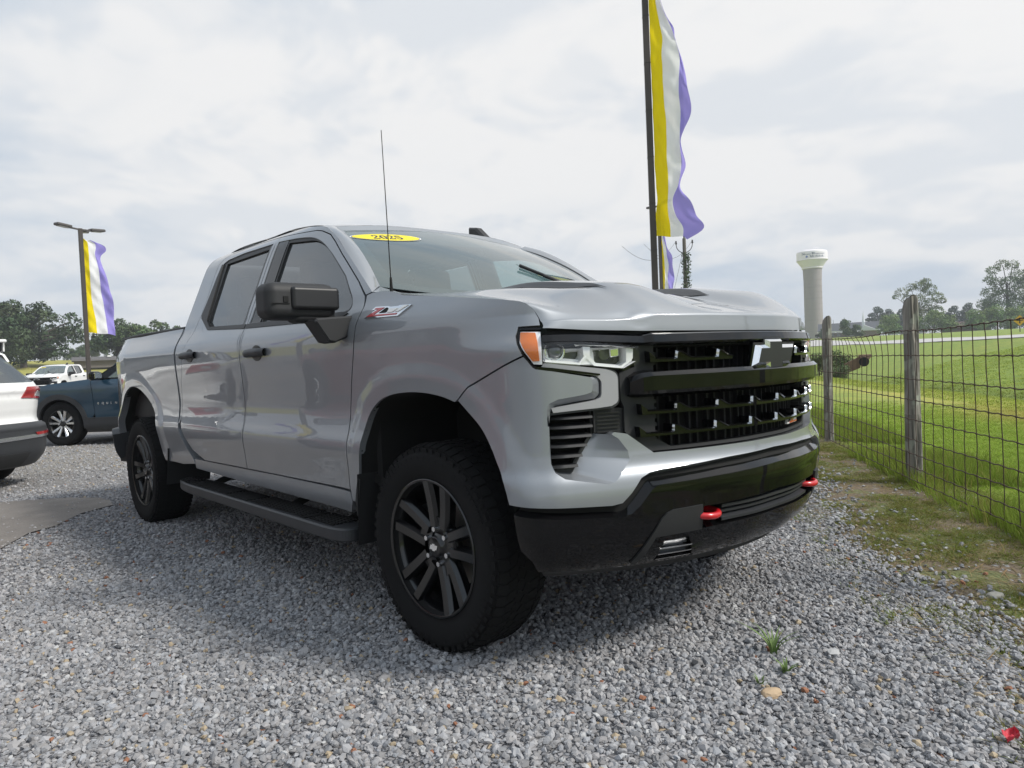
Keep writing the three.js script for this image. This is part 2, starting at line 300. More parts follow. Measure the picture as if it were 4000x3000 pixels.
// tapered bar between two radii: a spoke with bevelled shoulders
function spokeBar(a0, r0, w0, z0, a1, r1, w1, z1, t) {
  const p0 = [Math.cos(a0) * r0, Math.sin(a0) * r0], p1 = [Math.cos(a1) * r1, Math.sin(a1) * r1], d = [p1[0] - p0[0], p1[1] - p0[1]], l = Math.hypot(...d), n = [-d[1] / l, d[0] / l], sec = [[-1, -t], [-1, -.35 * t], [-.62, 0], [.62, 0], [1, -.35 * t], [1, -t]];
  const g = grid(6, 5, (u, v) => { const s = sec[Math.round(v * 5)], w = mix(w0, w1, u) / 2, z = mix(z0, z1, u) - .004 * Math.sin(Math.PI * u); return [mix(p0[0], p1[0], u) + n[0] * s[0] * w, mix(p0[1], p1[1], u) + n[1] * s[0] * w, z + s[1]]; });
  const q = g.toNonIndexed(); q.computeVertexNormals(); return q;
}
const splitSpokes = (rimR, face) => { const out = []; for (let i = 0; i < 5; i++) { const a = i / 5 * Math.PI * 2 + 1.46; for (const s of [-1, 1]) out.push(spokeBar(a + s * .37, .080, .050, face - .028, a + s * .215, rimR - .004, .056, face - .003, .045)); out.push(spokeBar(a, .05, .10, face - .034, a, .118, .06, face - .032, .04)); } return out; };
const tenSpokes = (rimR, face) => { const out = []; for (let i = 0; i < 5; i++) { const a = i / 5 * Math.PI * 2 + .3; for (const s of [-1, 1]) out.push(spokeBar(a + s * .20, .04, .030, face - .035, a + s * .26, rimR - .004, .058, face - .006, .035)); } return out; };

// ---------------------------------------------------------------- the pickup
const TRUCK = (() => {
  const fA = [[2.185, .46], [2.123, .605], [2.085, .721], [2.062, .83], [2.02, .918], [1.945, .974], [1.851, 1.002], [1.729, 1.014], [1.616, 1.012], [1.511, .999], [1.431, .979], [1.353, .944], [1.280, .893], [1.225, .834], [1.178, .768], [1.138, .707], [1.115, .644], [1.103, .56], [1.098, .45]];
  const rA = [[4.69, .46], [4.745, .53], [4.80, .65], [4.835, .75], [4.91, .86], [5.02, .93], [5.14, .985], [5.29, 1.032], [5.45, 1.050], [5.63, 1.03], [5.80, .965], [5.90, .88], [5.965, .78], [6.00, .68], [6.02, .56]];
  const side = [[.30, .93], [.46, .950], [.53, .974], [.57, .981], [.66, .990], [.765, 1.0], [.785, .9985], [.85, .984], [.93, .975], [1.01, .978], [1.12, .987], [1.22, .993], [1.275, .992], [1.30, .987], [1.36, .958], [1.40, .935], [1.46, .912], [1.62, .846], [1.80, .773], [1.85, .750], [1.885, .724], [1.92, .68], [1.95, .62]]; side.ref = 1;
  const sf = makeSkin({
    plan: [[.930, -.15], [.934, 0], [.930, .15], [.903, .30], [.865, .45], [.808, .60], [.748, .75], [.690, .875], [.650, .940], [.600, .980], [.53, .998], [.44, 1.0], [.2, 1.0], [-.5, 1.0], [-1.5, 1.0], [-2.5, 1.0], [-3.2, .995], [-3.8, .982], [-4.1, .972], [-4.35, .947], [-4.6, .885], [-4.70, .82], [-4.735, .70], [-4.745, .3], [-4.745, 0], [-4.745, -.3]],
    front: [[.30, -.12], [.36, -.09], [.42, -.03], [.50, .008], [.60, .026], [.685, .030], [.72, .022], [.745, .008], [.79, 0], [.85, -.002], [1.10, 0], [1.17, 0], [1.20, -.02], [1.27, -.05]],
    side, ua: .95, ub: 1.5,
    arches: [{ p: fA, min: 1.09, max: 2.2, flare: .0065 }, { p: rA, min: 4.69, max: 6.02, flare: .010 }], flareW: .05,
  });
  return { sf, fA, rA };
})();
function makeTruck(paint, name, label, category, o = {}) {
  const { sf, fA, rA } = TRUCK, T = thing(name, label, category), body = paint;
  const both = (n, outline, mat, opt, parent = T) => { const g = panel(sf, outline, opt); const a = mesh(n, g, mat, parent), b = mesh(n, mirrorZ(g), mat, parent); return [a, b]; };
  const pair = (n, g, mat, parent = T) => [mesh(n, g, mat, parent), mesh(n, mirrorZ(g), mat, parent)];
  const pairOn = (n, g, mat, ps) => [mesh(n, g, mat, ps[0]), mesh(n, mirrorZ(g), mat, ps[1])];
  const bothOn = (n, outline, mat, opt, ps) => pairOn(n, panel(sf, outline, opt), mat, ps);
  // --- bed side, doors, cab frame, fender, rocker
  both('bed_side', rnd([[4.438, 1.435], [4.438, .87], [4.419, .785], [4.368, .705], [4.29, .634], [4.205, .58], [4.19, .545], [4.43, .525], [4.61, .53], ...smoothLine(rA.slice(1), 4), [6.06, .50], [6.22, .50, .03], [6.30, .62], [6.36, 1.38, .04], [6.30, 1.445, .03]]), body, { th: .05, max: .028 });
  const cutF = [[2.203, .582], [2.200, .80], [2.19, .95], [2.165, 1.05], [2.122, 1.18], [2.100, 1.27], [2.092, 1.38], [2.115, 1.43], [2.21, 1.505], [2.458, 1.666], [2.574, 1.747], [2.654, 1.796], [2.764, 1.833], [2.841, 1.849]];
  const winF = rnd([[3.306, 1.862], [3.034, 1.843, .1], [2.839, 1.815, .1], [2.706, 1.768, .12], [2.56, 1.686], [2.348, 1.551], [2.217, 1.435, .08], [2.190, 1.381, .03], [2.234, 1.358, .03], [2.534, 1.350], [3.306, 1.372]]);
  const winR = rnd([[3.376, 1.862], [3.80, 1.868], [4.04, 1.856], [4.107, 1.835, .03], [4.13, 1.66], [4.145, 1.49, .05], [3.95, 1.40, .05], [3.376, 1.372]]);
  const dF = both('front_door', [...cutF, [3.08, 1.872], [3.338, 1.893], [3.338, .584]], body, { holes: [winF], th: .035, max: .045 });
  const dR = both('rear_door', [[3.346, .584], [3.346, 1.8935], [3.60, 1.903], [3.835, 1.905], [4.06, 1.897], [4.14, 1.878], [4.18, 1.84], [4.186, 1.78], [4.172, 1.653], [4.165, 1.50], [4.20, 1.38], [4.285, 1.22], [4.345, 1.08], [4.372, .95], [4.375, .83], [4.35, .765], [4.29, .705], [4.185, .638], [3.99, .584]], body, { holes: [winR], th: .035, max: .045 });
  both('cab_frame', [[4.408, .80], [4.408, 1.43], [4.408, 1.90], [4.36, 1.935], [3.9, 1.938], [3.4, 1.930], [3.0, 1.900], [2.80, 1.868], [2.70, 1.838], [2.58, 1.778], [2.42, 1.675], [2.18, 1.522], [2.062, 1.445], [2.107, 1.437], [2.206, 1.510], [2.454, 1.671], [2.570, 1.752], [2.651, 1.801], [2.762, 1.838], [2.840, 1.854], [3.08, 1.877], [3.338, 1.898], [3.60, 1.908], [3.835, 1.910], [4.062, 1.902], [4.144, 1.882], [4.185, 1.842], [4.191, 1.78], [4.177, 1.653], [4.170, 1.50], [4.205, 1.38], [4.290, 1.22], [4.350, 1.08], [4.377, .95], [4.380, .83]], body, { th: .04, max: .05 });
  const fd = both('fender', [[2.194, .53], [2.195, .60], [2.193, .80], [2.183, .95], [2.157, 1.05], [2.114, 1.18], [2.092, 1.27], [2.084, 1.38], [2.098, 1.432], [2.055, 1.44], [1.95, 1.437], [1.86, 1.421], [1.808, 1.405], [1.541, 1.373], [1.325, 1.347], [1.176, 1.328], [1.093, 1.315], [1.051, 1.301], [1.026, 1.283], [1.008, 1.255], [1.004, 1.232], [1.097, 1.231], [1.102, 1.20], [1.089, 1.174], [1.067, 1.134], [1.21, 1.085], [1.348, 1.036], [1.413, .988], ...smoothLine(fA.slice(1, 11), 4).reverse(), [2.15, .53]], body, { th: .03, max: .024 });
  both('rocker_panel', [[2.200, .527], [2.25, .469], [3.2, .488], [4.19, .515], [4.175, .578], [3.97, .577], [2.98, .577], [2.48, .573], [2.205, .570]], body, { th: .06, max: .06 });
  // gaps stay dark: an inner shell behind the outer skin
  const shell = [[1.02, 1.20], [1.25, 1.31], [1.85, 1.38], [6.25, 1.38], [6.22, .56], ...rA.slice(1).reverse().map(p => [p[0], p[1] + .02]), [4.6, .55], [2.25, .52], ...fA.slice(1).map(p => [p[0], p[1] + .02]), [1.06, .5], [1.0, .7]];
  both('inner_shell', shell, VM.dark, { off: -.045, th: 0, max: .09 });
  // --- side glass
  bothOn('window', rnd([[3.146, 1.830], [2.819, 1.794, .08], [2.708, 1.757, .1], [2.602, 1.700], [2.367, 1.548], [2.224, 1.420, .06], [2.222, 1.386, .02], [2.327, 1.372], [3.146, 1.383]]), VM.glassDark, { off: -.016, th: 0, max: .08 }, dF)[1].material = VM.glassClear;
  bothOn('window', rnd([[3.415, 1.832], [4.03, 1.826], [3.995, 1.455], [3.895, 1.412, .02], [3.415, 1.392]]), VM.glassDark, { off: -.016, th: 0, max: .08 }, dR);
  bothOn('window_trim', winF.map(p => p), VM.trim, { off: -.006, th: .02, max: .06, holes: [rnd([[3.150, 1.834], [2.819, 1.798, .08], [2.708, 1.761, .1], [2.602, 1.704], [2.363, 1.550], [2.220, 1.421, .06], [2.219, 1.384, .02], [2.325, 1.370], [3.150, 1.381]])] }, dF);
  bothOn('window_trim', winR.map(p => p), VM.trim, { off: -.006, th: .02, max: .06, holes: [rnd([[3.411, 1.836], [4.035, 1.830], [4.000, 1.453], [3.897, 1.409, .02], [3.411, 1.390]])] }, dR);
  bothOn('pillar_cover', [[3.17, 1.858], [3.334, 1.868], [3.334, 1.376], [3.17, 1.372]], VM.gloss, { off: -.003, th: .01, max: .1 }, dF);
  bothOn('pillar_cover', [[3.350, 1.869], [3.408, 1.868], [3.408, 1.376], [3.350, 1.376]], VM.gloss, { off: -.003, th: .01, max: .1 }, dR);
  bothOn('belt_moulding', [[2.20, 1.362], [2.25, 1.372], [3.335, 1.390], [3.335, 1.366], [2.534, 1.345], [2.23, 1.350]], VM.trim, { off: .004, th: .012, max: .1 }, dF);
  bothOn('belt_moulding', [[3.349, 1.390], [3.93, 1.413], [4.02, 1.462], [4.09, 1.83], [4.112, 1.832], [4.15, 1.50], [4.13, 1.48], [3.95, 1.395], [3.349, 1.366]], VM.trim, { off: .004, th: .012, max: .1 }, dR);
  // --- door handles
  for (const [u0, y0, ps, k] of [[3.110, 1.221, dF, 1], [4.135, 1.243, dR, 1]]) {
    const at = (u, y, f) => { const p = sf(u, y, f); return p; };
    const p0 = at(u0 - .115 * k, y0 + .002, .006), p1 = at(u0, y0 + .004, .024), p2 = at(u0 + .115 * k, y0, .008);
    const G = [tube([p0, at(u0 - .085, y0 + .003, .021), p1, at(u0 + .085, y0 + .001, .021), p2].map(p => p), .021, 10, 26).scale(1, 1, 1)];
    pairOn('door_handle', merge(G), VM.plasticGrey, ps);
    bothOn('handle_recess', smoothLine(Array.from({ length: 14 }, (_, i) => { const a = i / 14 * 6.2832; return [u0 + Math.cos(a) * .062, y0 + Math.sin(a) * .042]; }), 2, true), VM.satin, { off: .003, th: .006, max: .05 }, ps);
  }
  // --- wheel houses
  for (const A of [fA, rA]) {
    const pts = smoothLine(A, 6), out = pts.map(p => sf(p[0], p[1], -.012)), inn = out.map(p => [p[0], p[1], .50]);
    const cx = (out[0][0] + out[out.length - 1][0]) / 2;
    pair('wheel_house', merge([strip(out, inn), strip(inn, inn.map(p => [cx, .45, .50]))]), VM.dark);
  }
  // --- nose: bumper skin
  const prow = [[.838, 1.054], [.832, 1.046], [.830, 1.030], [.832, 1.010], [.838, 1.003], [.862, .997], [.955, .986], [.984, .974], [.993, .951], [.992, .90]], prowIn = [[.806, 1.054], [.799, 1.047], [.796, 1.032], [.798, .997], [.804, .989], [.816, .981], [.893, .973], [.958, .964], [.976, .945], [.986, .90]];
  const drlIn = [[1.049, 1.112], [1.036, 1.095], [1.025, 1.088], [.969, 1.079], ...prow];
  const notchO = [[.988, .930], [.987, .90], [.986, .778], [.974, .748], [.946, .727], [.80, .699], [.775, .703], [.758, .717], [.704, .770], [.709, .801], [.742, .843], [.768, .860]];
  const half = [...smoothLine([[1.118, .646], [1.138, .707], [1.178, .768], [1.225, .834], [1.280, .893], [1.353, .944], [1.409, .984]], 3), [1.346, 1.030], [1.208, 1.079], [1.064, 1.129], ...drlIn, ...notchO.slice(1), [.756, .866], [.709, .857], [.608, .785], [.326, .784], [.0, .784]];
  const botm = [[.978, .637], [.790, .627], [.752, .632], [.718, .662], [.676, .708], [.64, .722], [.599, .728], [.285, .742], [.0, .748]];
  const fullOut = [...half, ...half.slice(0, -1).reverse().map(p => [-p[0], p[1]]), ...botm.map(p => [-p[0], p[1]]).slice(0), ...botm.slice(0, -1).reverse()];
  const bumper = mesh('front_bumper', panel(sf, fullOut, { th: .045, max: .024 }), body, T);
  const lowTop = [[1.106, .626], [.943, .611], [.79, .600], [.757, .597], [.730, .604], [.70, .632], [.652, .690], [.63, .701], [.603, .706], [.172, .722], [0, .726]];
  const crease = [[1.104, .612], [.943, .597], [.80, .588], [.757, .583], [.715, .592], [.685, .615], [.640, .664], [.62, .675], [.598, .679], [.172, .690], [0, .694]];
  const slot = [[.43, .584], [.34, .582], [0, .592], [-.34, .582], [-.43, .584], [-.43, .503], [0, .508], [.43, .503]];
  const low = [...crease, ...crease.slice(0, -1).reverse().map(p => [-p[0], p[1]]), [-1.098, .49], [-1.062, .455], [-1.05, .415], [-.67, .388], [0, .392], [.67, .388], [1.05, .415], [1.062, .455], [1.098, .49]];
  const fogs = s => [[.578 * s, .476], [.478 * s, .480], [.432 * s, .402], [.598 * s, .398]];
  const lowB = mesh('lower_bumper', panel(sf, low, { holes: [slot, fogs(1), fogs(-1).reverse()], th: .05, max: .035 }), VM.gloss, T);
  for (const s of [1, -1]) { const A = smoothLine(lowTop, 3).map(p => sf(p[0] * s, p[1], -.022)), B = smoothLine(crease, 3).map(p => sf(p[0] * s, p[1], .0005)); mesh('bumper_chamfer', strip(A, B), VM.gloss, lowB); }
  mesh('bumper_gap', panel(sf, [[1.10, .64], [.75, .64], [.70, .69], [.6, .74], [0, .76], [-.6, .74], [-.70, .69], [-.75, .64], [-1.10, .64], [-1.10, .60], [-.75, .58], [-.6, .68], [0, .70], [.6, .68], [.75, .58], [1.10, .60]], { off: -.028, th: 0, max: .05 }), VM.dark, bumper);
  for (const s of [1, -1]) mesh('bumper_applique', panel(sf, [[.436, .592], [.556, .588], [.580, .580], [.603, .560], [.698, .411], [.668, .407], [.618, .498], [.430, .503]].map(p => [p[0] * s, p[1]]), { off: .006, th: .03, max: .05 }), VM.plastic, lowB);
  mesh('slot_backing', panel(sf, [[.47, .60], [-.47, .60], [-.47, .49], [.47, .49]], { off: -.075, th: 0, max: .06 }), VM.dark, lowB);
  for (const [y, f] of [[.566, -.012], [.542, -.022], [.518, -.006]]) { const n = 24, A = [], B = [], C = [], D = []; for (let i = 0; i <= n; i++) { const u = mix(-.33, .33, i / n); A.push(sf(u, y + .007, f)); B.push(sf(u, y - .004, f)); C.push(sf(u, y + .009, f - .05)); D.push(sf(u, y - .006, f - .05)); } mesh('slot_bar', merge([strip(A, B), strip(C, A), strip(B, D)]), VM.plasticGrey, lowB); }
  for (const s of [1, -1]) {
    const hk = tube([[.80, .553, -.055], [.865, .552, -.06], [.905, .548, -.035], [.915, .546, .0], [.905, .548, .035], [.865, .552, .06], [.80, .553, .055]].map(p => [p[0], p[1], p[2] + .385 * s]), .0125, 10, 40); mesh('tow_hook', hk, VM.hookRed, T);
    const f = mesh('fog_lamp', panel(sf, fogs(s), { off: -.035, th: 0, max: .05 }), VM.dark, lowB);
    for (const [y0, y1, k0] of [[.474, .444, .0], [.440, .408, .012]]) mesh('lamp_lens', panel(sf, [[(.572 + k0) * s, y0], [.482 * s, y0 + .003], [(.466 - k0 * 1.4) * s, y1 + .002], [(.580 + k0) * s, y1]], { off: -.016, th: .012, max: .05 }), VM.pocket, f);
    for (const y of [.447, .424, .403]) { const A = [], B = []; for (let i = 0; i <= 6; i++) { const u = mix(.455 - (.447 - y) * .35, .59, i / 6) * s; A.push(sf(u, y + .003, .002)); B.push(sf(u, y - .003, .0)); } mesh('lamp_fin', merge([strip(A, B), strip(A, A.map(p => [p[0] - .03, p[1], p[2]]))]), VM.satinChrome, f); }
  }
  mesh('air_dam', panel(sf, [[1.05, .425], [0, .405], [-1.05, .425], [-1.04, .37], [-.6, .345], [0, .34], [.6, .345], [1.04, .37]], { off: -.02, th: .03, max: .06 }), VM.plastic, T);
  for (const s of [1, -1]) { const A = prow.map(p => sf(p[0] * s, p[1])), B = prowIn.map(p => sf(p[0] * s, p[1], -.022)), g = strip(A, B).toNonIndexed(); g.computeVertexNormals(); mesh('bumper_bevel', g, body, bumper); }
  // --- side air inlets of the bumper
  const inner = [[.976, .950], [.980, .90], [.979, .775], [.972, .762], [.945, .757], [.914, .755], [.908, .756], [.900, .760], [.872, .792], [.856, .812], [.832, .840], [.816, .862]];
  for (const s of [1, -1]) {
    const O = notchO.map(p => sf(p[0] * s, p[1], 0)), N = inner.map(p => sf(p[0] * s, p[1], -.062));
    mesh('inlet_surround', grid(66, 4, (u, v) => { const q = u * (O.length - 1), i = Math.min(O.length - 2, Math.floor(q)), f = q - i; return [0, 1, 2].map(k => mix(mix(O[i][k], O[i + 1][k], f), mix(N[i][k], N[i + 1][k], f), v)); }), body, bumper);
    const fr = [[.985, .955], [.81, .950], [.805, .864], [.825, .84], [.895, .754], [.912, .748], [.985, .75]].map(p => [p[0] * s, p[1]]);
    const inlet = mesh('air_inlet', panel(sf, fr, { off: -.10, th: 0, max: .06 }), VM.dark, bumper);
    for (let k = 0; k < 6; k++) { const y = .925 - k * .031, ul = .822 + Math.max(0, (.87 - y)) * .62, ur = .978, A = [], B = [], C = []; for (let i = 0; i <= 6; i++) { const u = mix(ul, ur, i / 6) * s; A.push(sf(u, y, -.030 - .012 * (i > 4 ? (i - 4) : 0))); B.push(sf(u, y - .008, -.026 - .012 * (i > 4 ? (i - 4) : 0))); C.push(sf(u, y + .006, -.09)); } const q = merge([strip(C, A), strip(A, B), strip(B, B.map((p, i) => [C[i][0], C[i][1] - .018, C[i][2]]))]); mesh('inlet_louvre', q, VM.plastic, inlet); }
    mesh('inlet_frame', panel(sf, rnd(fr), { off: -.055, th: .03, max: .06, holes: [[[.978, .945], [.822, .941], [.818, .866], [.838, .842], [.903, .763], [.975, .760]].map(p => [p[0] * s, p[1]])] }), VM.plastic, inlet);
    const rp = mesh('ribbed_pad', panel(sf, [[.812, .946], [.700, .942], [.702, .852], [.812, .866]].map(p => [p[0] * s, p[1]]), { off: -.040, th: .02, max: .06 }), VM.plastic, bumper);
    for (let k = 0; k < 6; k++) { const y = .932 - k * .0125, A = [], B = []; for (let i = 0; i <= 3; i++) { const u = mix(.716, .802, i / 3) * s; A.push(sf(u, y, -.034)); B.push(sf(u, y - .005, -.034)); } mesh('rib', merge([strip(A, B), strip(A.map((p, i) => sf(mix(.716, .802, i / 3) * s, y, -.041)), A)]), VM.satin, rp); }
  }
  // --- grille
  const grille = mesh('grille', panel(sf, [[.70, 1.19], [-.70, 1.19], [-.72, .95], [-.70, .85], [-.62, .78], [.62, .78], [.70, .85], [.72, .95]], { off: -.10, th: 0, max: .08 }), VM.dark, T);
  mesh('grille_frame', panel(sf, [[.665, 1.16], [.655, 1.08], [.715, 1.062], [.712, .97], [.70, .945], [.70, .862], [.612, .790], [0, .789], [-.612, .790], [-.70, .862], [-.70, .945], [-.712, .97], [-.715, 1.062], [-.655, 1.08], [-.665, 1.16]], { off: -.028, th: .05, max: .05, holes: [[[.58, 1.15], [-.58, 1.15], [-.58, .83], [-.52, .800], [.52, .800], [.58, .83]]] }), VM.plastic, grille);
  // lattice
  for (let i = -6; i <= 6; i++) for (const k of [-.019, .019]) { const u = i * .0926 + k; if (Math.abs(u) > .57) continue; mesh('grille_upright', panel(sf, [[u - .004, 1.15], [u + .004, 1.15], [u + .004, .80], [u - .004, .80]], { off: -.074, th: .02, max: .2 }), VM.plastic, grille); }
  for (const s of [1, -1]) for (let k = 0; k < 12; k++) { const y = .83 + k * .0265; if (Math.abs(y - 1.02) < .05) continue; mesh('grille_rib', panel(sf, [[.645, y], [.565, y], [.565, y - .012], [.645, y - .012]].map(p => [p[0] * s, p[1]]), { off: -.040, th: .03, max: .2 }), VM.plastic, grille); }
  const bar3 = (name, u1, prof, mat, n = 40, cap = true) => { const R = []; for (const [y, f, yr = y] of prof) { const row = []; for (let i = 0; i <= n; i++) { const u = mix(-u1, u1, i / n), e = Math.abs(u) / u1; row.push(sf(u, e > .93 ? mix(y, yr, sm((e - .93) / .07)) : y, f - .04 * sm((e - .93) / .07))); } R.push(row); } const G = []; for (let i = 0; i < R.length - 1; i++) { const q = strip(R[i], R[i + 1]).toNonIndexed(); G.push(q); } const g = merge(G); g.computeVertexNormals(); return mesh(name, g, mat, grille); };
  // top bar runs over both headlamps
  const bu = []; { const rows = [[1.196, -.03], [1.194, -.004], [1.186, .012], [1.180, .016], [1.160, .012], [1.154, .004], [1.152, -.03]]; const n = 60, R = rows.map(([y, f]) => Array.from({ length: n + 1 }, (_, i) => { const u = mix(-.998, .998, i / n), a = Math.abs(u); const lift = .016 * sm((a - .55) / .4); return sf(u, y + lift + (y > 1.17 && a < .20 ? 0 : 0), f - (a > .62 ? .012 : 0)); })); for (let i = 0; i < R.length - 1; i++) bu.push(strip(R[i], R[i + 1]).toNonIndexed()); }
  const topBar = merge(bu); topBar.computeVertexNormals(); mesh('upper_grille_bar', topBar, VM.gloss, grille);
  bar3('middle_grille_bar', .690, [[1.068, -.03, 1.05], [1.063, .022, 1.045], [1.050, .037, 1.03], [1.049, .038, 1.029], [1.000, .038], [.988, .028], [.976, -.004], [.972, -.05]], VM.gloss);
  mesh('seal_strip', panel(sf, [[.62, 1.206], [-.62, 1.206], [-.62, 1.194], [.62, 1.194]], { off: -.03, th: 0, max: .08 }), VM.satin, grille);
  // bars with toothed bright lower edge
  const teeth = (y, ph, u1, skip) => {
    const P = .1862, path = [], h = .0225;
    for (let k = 6; k >= -6; k--) { const b = ph + k * P; for (const p of [[b + .108, y], [b + .001, y - .002], [b - .001, y + h], [b - .019, y + h], [b - .062, y + .002]]) if (Math.abs(p[0]) <= u1 && !(skip && Math.abs(p[0]) < skip)) path.push(p); }
    path.push([u1 + .030, y + .022], [u1 + .002, y + .001], [-u1, y]); path.sort((a, b) => b[0] - a[0]);
    const runs = [[]]; path.forEach((p, i) => { if (i && skip && path[i - 1][0] > 0 && p[0] < 0) runs.push([]); runs[runs.length - 1].push(p); });
    for (const r of runs) {
      if (r.length < 3) continue;
      const cut = r[0][0] > u1 ? r.slice(1) : r, nv = (p, q) => { const dx = q[0] - p[0], dy = q[1] - p[1], l = Math.hypot(dx, dy) || 1; return [dy / l, -dx / l]; }, A3 = [], B3 = [], C3 = [];
      cut.forEach((p, i) => { const a = cut[Math.max(0, i - 1)], b = cut[Math.min(cut.length - 1, i + 1)], n1 = i ? nv(a, p) : nv(p, b), n2 = i < cut.length - 1 ? nv(p, b) : n1, m = [n1[0] + n2[0], n1[1] + n2[1]], l2 = m[0] * m[0] + m[1] * m[1], k = 2 / Math.max(.8, l2), N = [m[0] * k, m[1] * k], next = i < cut.length - 1 ? 3 : 1;
        for (let j = 0; j < next; j++) { let N2 = N, P = p; if (j) { const f = j / 3; P = [mix(p[0], b[0], f), mix(p[1], b[1], f)]; N2 = n2; } A3.push(sf(P[0] + N2[0] * .0034, P[1] + N2[1] * .0034, .003)); B3.push(sf(P[0] - N2[0] * .001, P[1] - N2[1] * .001, .012)); C3.push(sf(P[0] - N2[0] * .0026, P[1] - N2[1] * .0026, .008)); } });
      mesh('bright_trim', merge([strip(A3, B3), strip(B3, C3)]), VM.bright, grille);
      const t2 = r.map(p => [p[0], p[1] + .002]); mesh('toothed_bar', panel(sf, [...t2, [r[r.length - 1][0], y - .012], [r[0][0] - .004, y - .012]], { off: .004, th: .06, max: .05 }), VM.gloss, grille);
      const A = [], B = []; const n = 30; for (let i = 0; i <= n; i++) { const u = mix(r[0][0], r[r.length - 1][0], i / n); A.push(sf(u, y - .012, .004)); B.push(sf(u, y - .018, -.05)); } mesh('bar_underside', strip(A, B), VM.gloss, grille);
    }
  };
  teeth(1.106, .508 - .1862 * 2 + .0, .585, .16); teeth(.929, .516 - .1862 * 2, .622); teeth(.853, .528 - .1862 * 2, .632);
  // emblem on the grille
  {
    const t2 = (a, b, c, d, s) => ccw([[-a, -b], [-a + s, b], [-c, b], [-c, d], [c, d], [c, b], [a, b], [a - s, -b], [c, -b], [c, -d], [-c, -d], [-c, -b]]), E = t2(.165, .039, .061, .060, .032), put = g => { g.rotateY(Math.PI / 2); g.translate(.950, 1.101, 0); return g; };
    const ring = (P, Q, z0, z1) => { const n = P.length, G = []; for (let i = 0; i < n; i++) { const j = (i + 1) % n, q = toGeo([P[i][0], P[i][1], z0, P[j][0], P[j][1], z0, Q[j][0], Q[j][1], z1, Q[i][0], Q[i][1], z1], null, [0, 1, 2, 0, 2, 3]); G.push(q); } return merge(G); };
    const inn = t2(.136, .026, .047, .050, .024);
    const em = mesh('emblem', put(ring(E, inn, 0, .014)), VM.chrome, grille);
    mesh('emblem_backing', put(ext(t2(.178, .048, .070, .069, .036), .014).translate(0, 0, -.016)), VM.gloss, em);
    mesh('emblem_face', put(ext(inn, .004).translate(0, 0, .0095)), VM.satin, em);
  }
  // --- headlamps
  for (const s of [1, -1]) {
    const q = P => P.map(p => [p[0] * s, ...p.slice(1)]);
    const lamp = mesh('headlamp', panel(sf, q([[1.094, 1.224], [1.000, 1.22], [.70, 1.17], [.640, 1.15], [.645, 1.08], [.715, 1.05], [.72, .955], [.985, .94], [.975, .965], [.79, 1.0], [.81, 1.06], [1.02, 1.085], [1.05, 1.11], [1.09, 1.18]]), { off: -.085, th: 0, max: .05 }), VM.plastic, T);
    mesh('lamp_surround', panel(sf, rnd(q([[1.098, 1.228, .015], [1.000, 1.226], [1.000, 1.219], [1.090, 1.220], [1.086, 1.180], [1.063, 1.140], [1.034, 1.102], [1.018, 1.096], [.966, 1.090], [.80, 1.064], [.800, 1.058], [.97, 1.080], [1.028, 1.089], [1.052, 1.112], [1.070, 1.140], [1.090, 1.174]])), { off: -.004, th: .03, max: .06 }), VM.gloss, lamp);
    const am = mesh('turn_signal', panel(sf, rnd(q([[1.087, 1.213, .008], [1.022, 1.210, .004], [1.014, 1.176], [1.010, 1.114], [1.033, 1.113, .004], [1.056, 1.146], [1.079, 1.184]])), { off: -.004, th: .02, max: .03 }), VM.amber, lamp);
    mesh('signal_trim', panel(sf, q([[1.091, 1.217], [1.003, 1.214], [1.001, 1.102], [1.031, 1.104], [1.060, 1.143], [1.084, 1.182]]), { off: -.009, th: .02, max: .04 }), VM.bright2, lamp);
    { const t = ccw(tie(.046, .0105).map(p => [1.051 * s + p[0] * s, 1.195 + p[1]])), t2 = ccw(tie(.036, .0055).map(p => [1.051 * s + p[0] * s, 1.195 + p[1]])); mesh('signal_emblem', panel(sf, t, { off: -.0095, th: .002, max: .02, holes: [t2.slice().reverse()] }), VM.satinChrome, am); }
    // reflector box
    const top = [[.998, 1.178], [.943, 1.177], [.877, 1.167], [.762, 1.160], [.697, 1.150], [.658, 1.145]], bot = [[.998, 1.112], [.987, 1.109], [.827, 1.092], [.80, 1.089], [.706, 1.078], [.658, 1.100]];
    mesh('reflector', merge([strip(top.map(p => sf(p[0] * s, p[1], -.012)), top.map(p => sf(p[0] * s, p[1] - .004, -.070))), strip(bot.map(p => sf(p[0] * s, p[1], -.080)), bot.map(p => sf(p[0] * s, p[1], -.012)))]), VM.reflector, lamp);
    mesh('lamp_mask', panel(sf, q([...top, ...bot.slice().reverse()]), { off: -.045, th: .03, max: .05, holes: [q([[.985, 1.168], [.85, 1.158], [.85, 1.108], [.97, 1.118]]), q([[.81, 1.156], [.68, 1.143], [.68, 1.098], [.71, 1.090], [.80, 1.100]])] }), VM.reflector, lamp);
    mesh('lamp_pocket', panel(sf, q([[.993, 1.174], [.665, 1.146], [.665, 1.09], [.99, 1.112]]), { off: -.078, th: 0, max: .05 }), VM.pocket, lamp);
    const pc = sf(.945 * s, 1.144, -.05), n = sf.n(.945 * s, 1.144), pr = new THREE.SphereGeometry(.026, 24, 14); pr.translate(0, 0, 0);
    const toN = new THREE.Quaternion().setFromUnitVectors(new THREE.Vector3(0, 0, 1), new THREE.Vector3(...n)), mm = new THREE.Matrix4().compose(new THREE.Vector3(...pc), toN, new THREE.Vector3(1, 1, .7));
    mesh('projector_lens', pr.applyMatrix4(mm), phy([.10, .11, .13], { roughness: .03, clearcoat: 1 }), lamp);
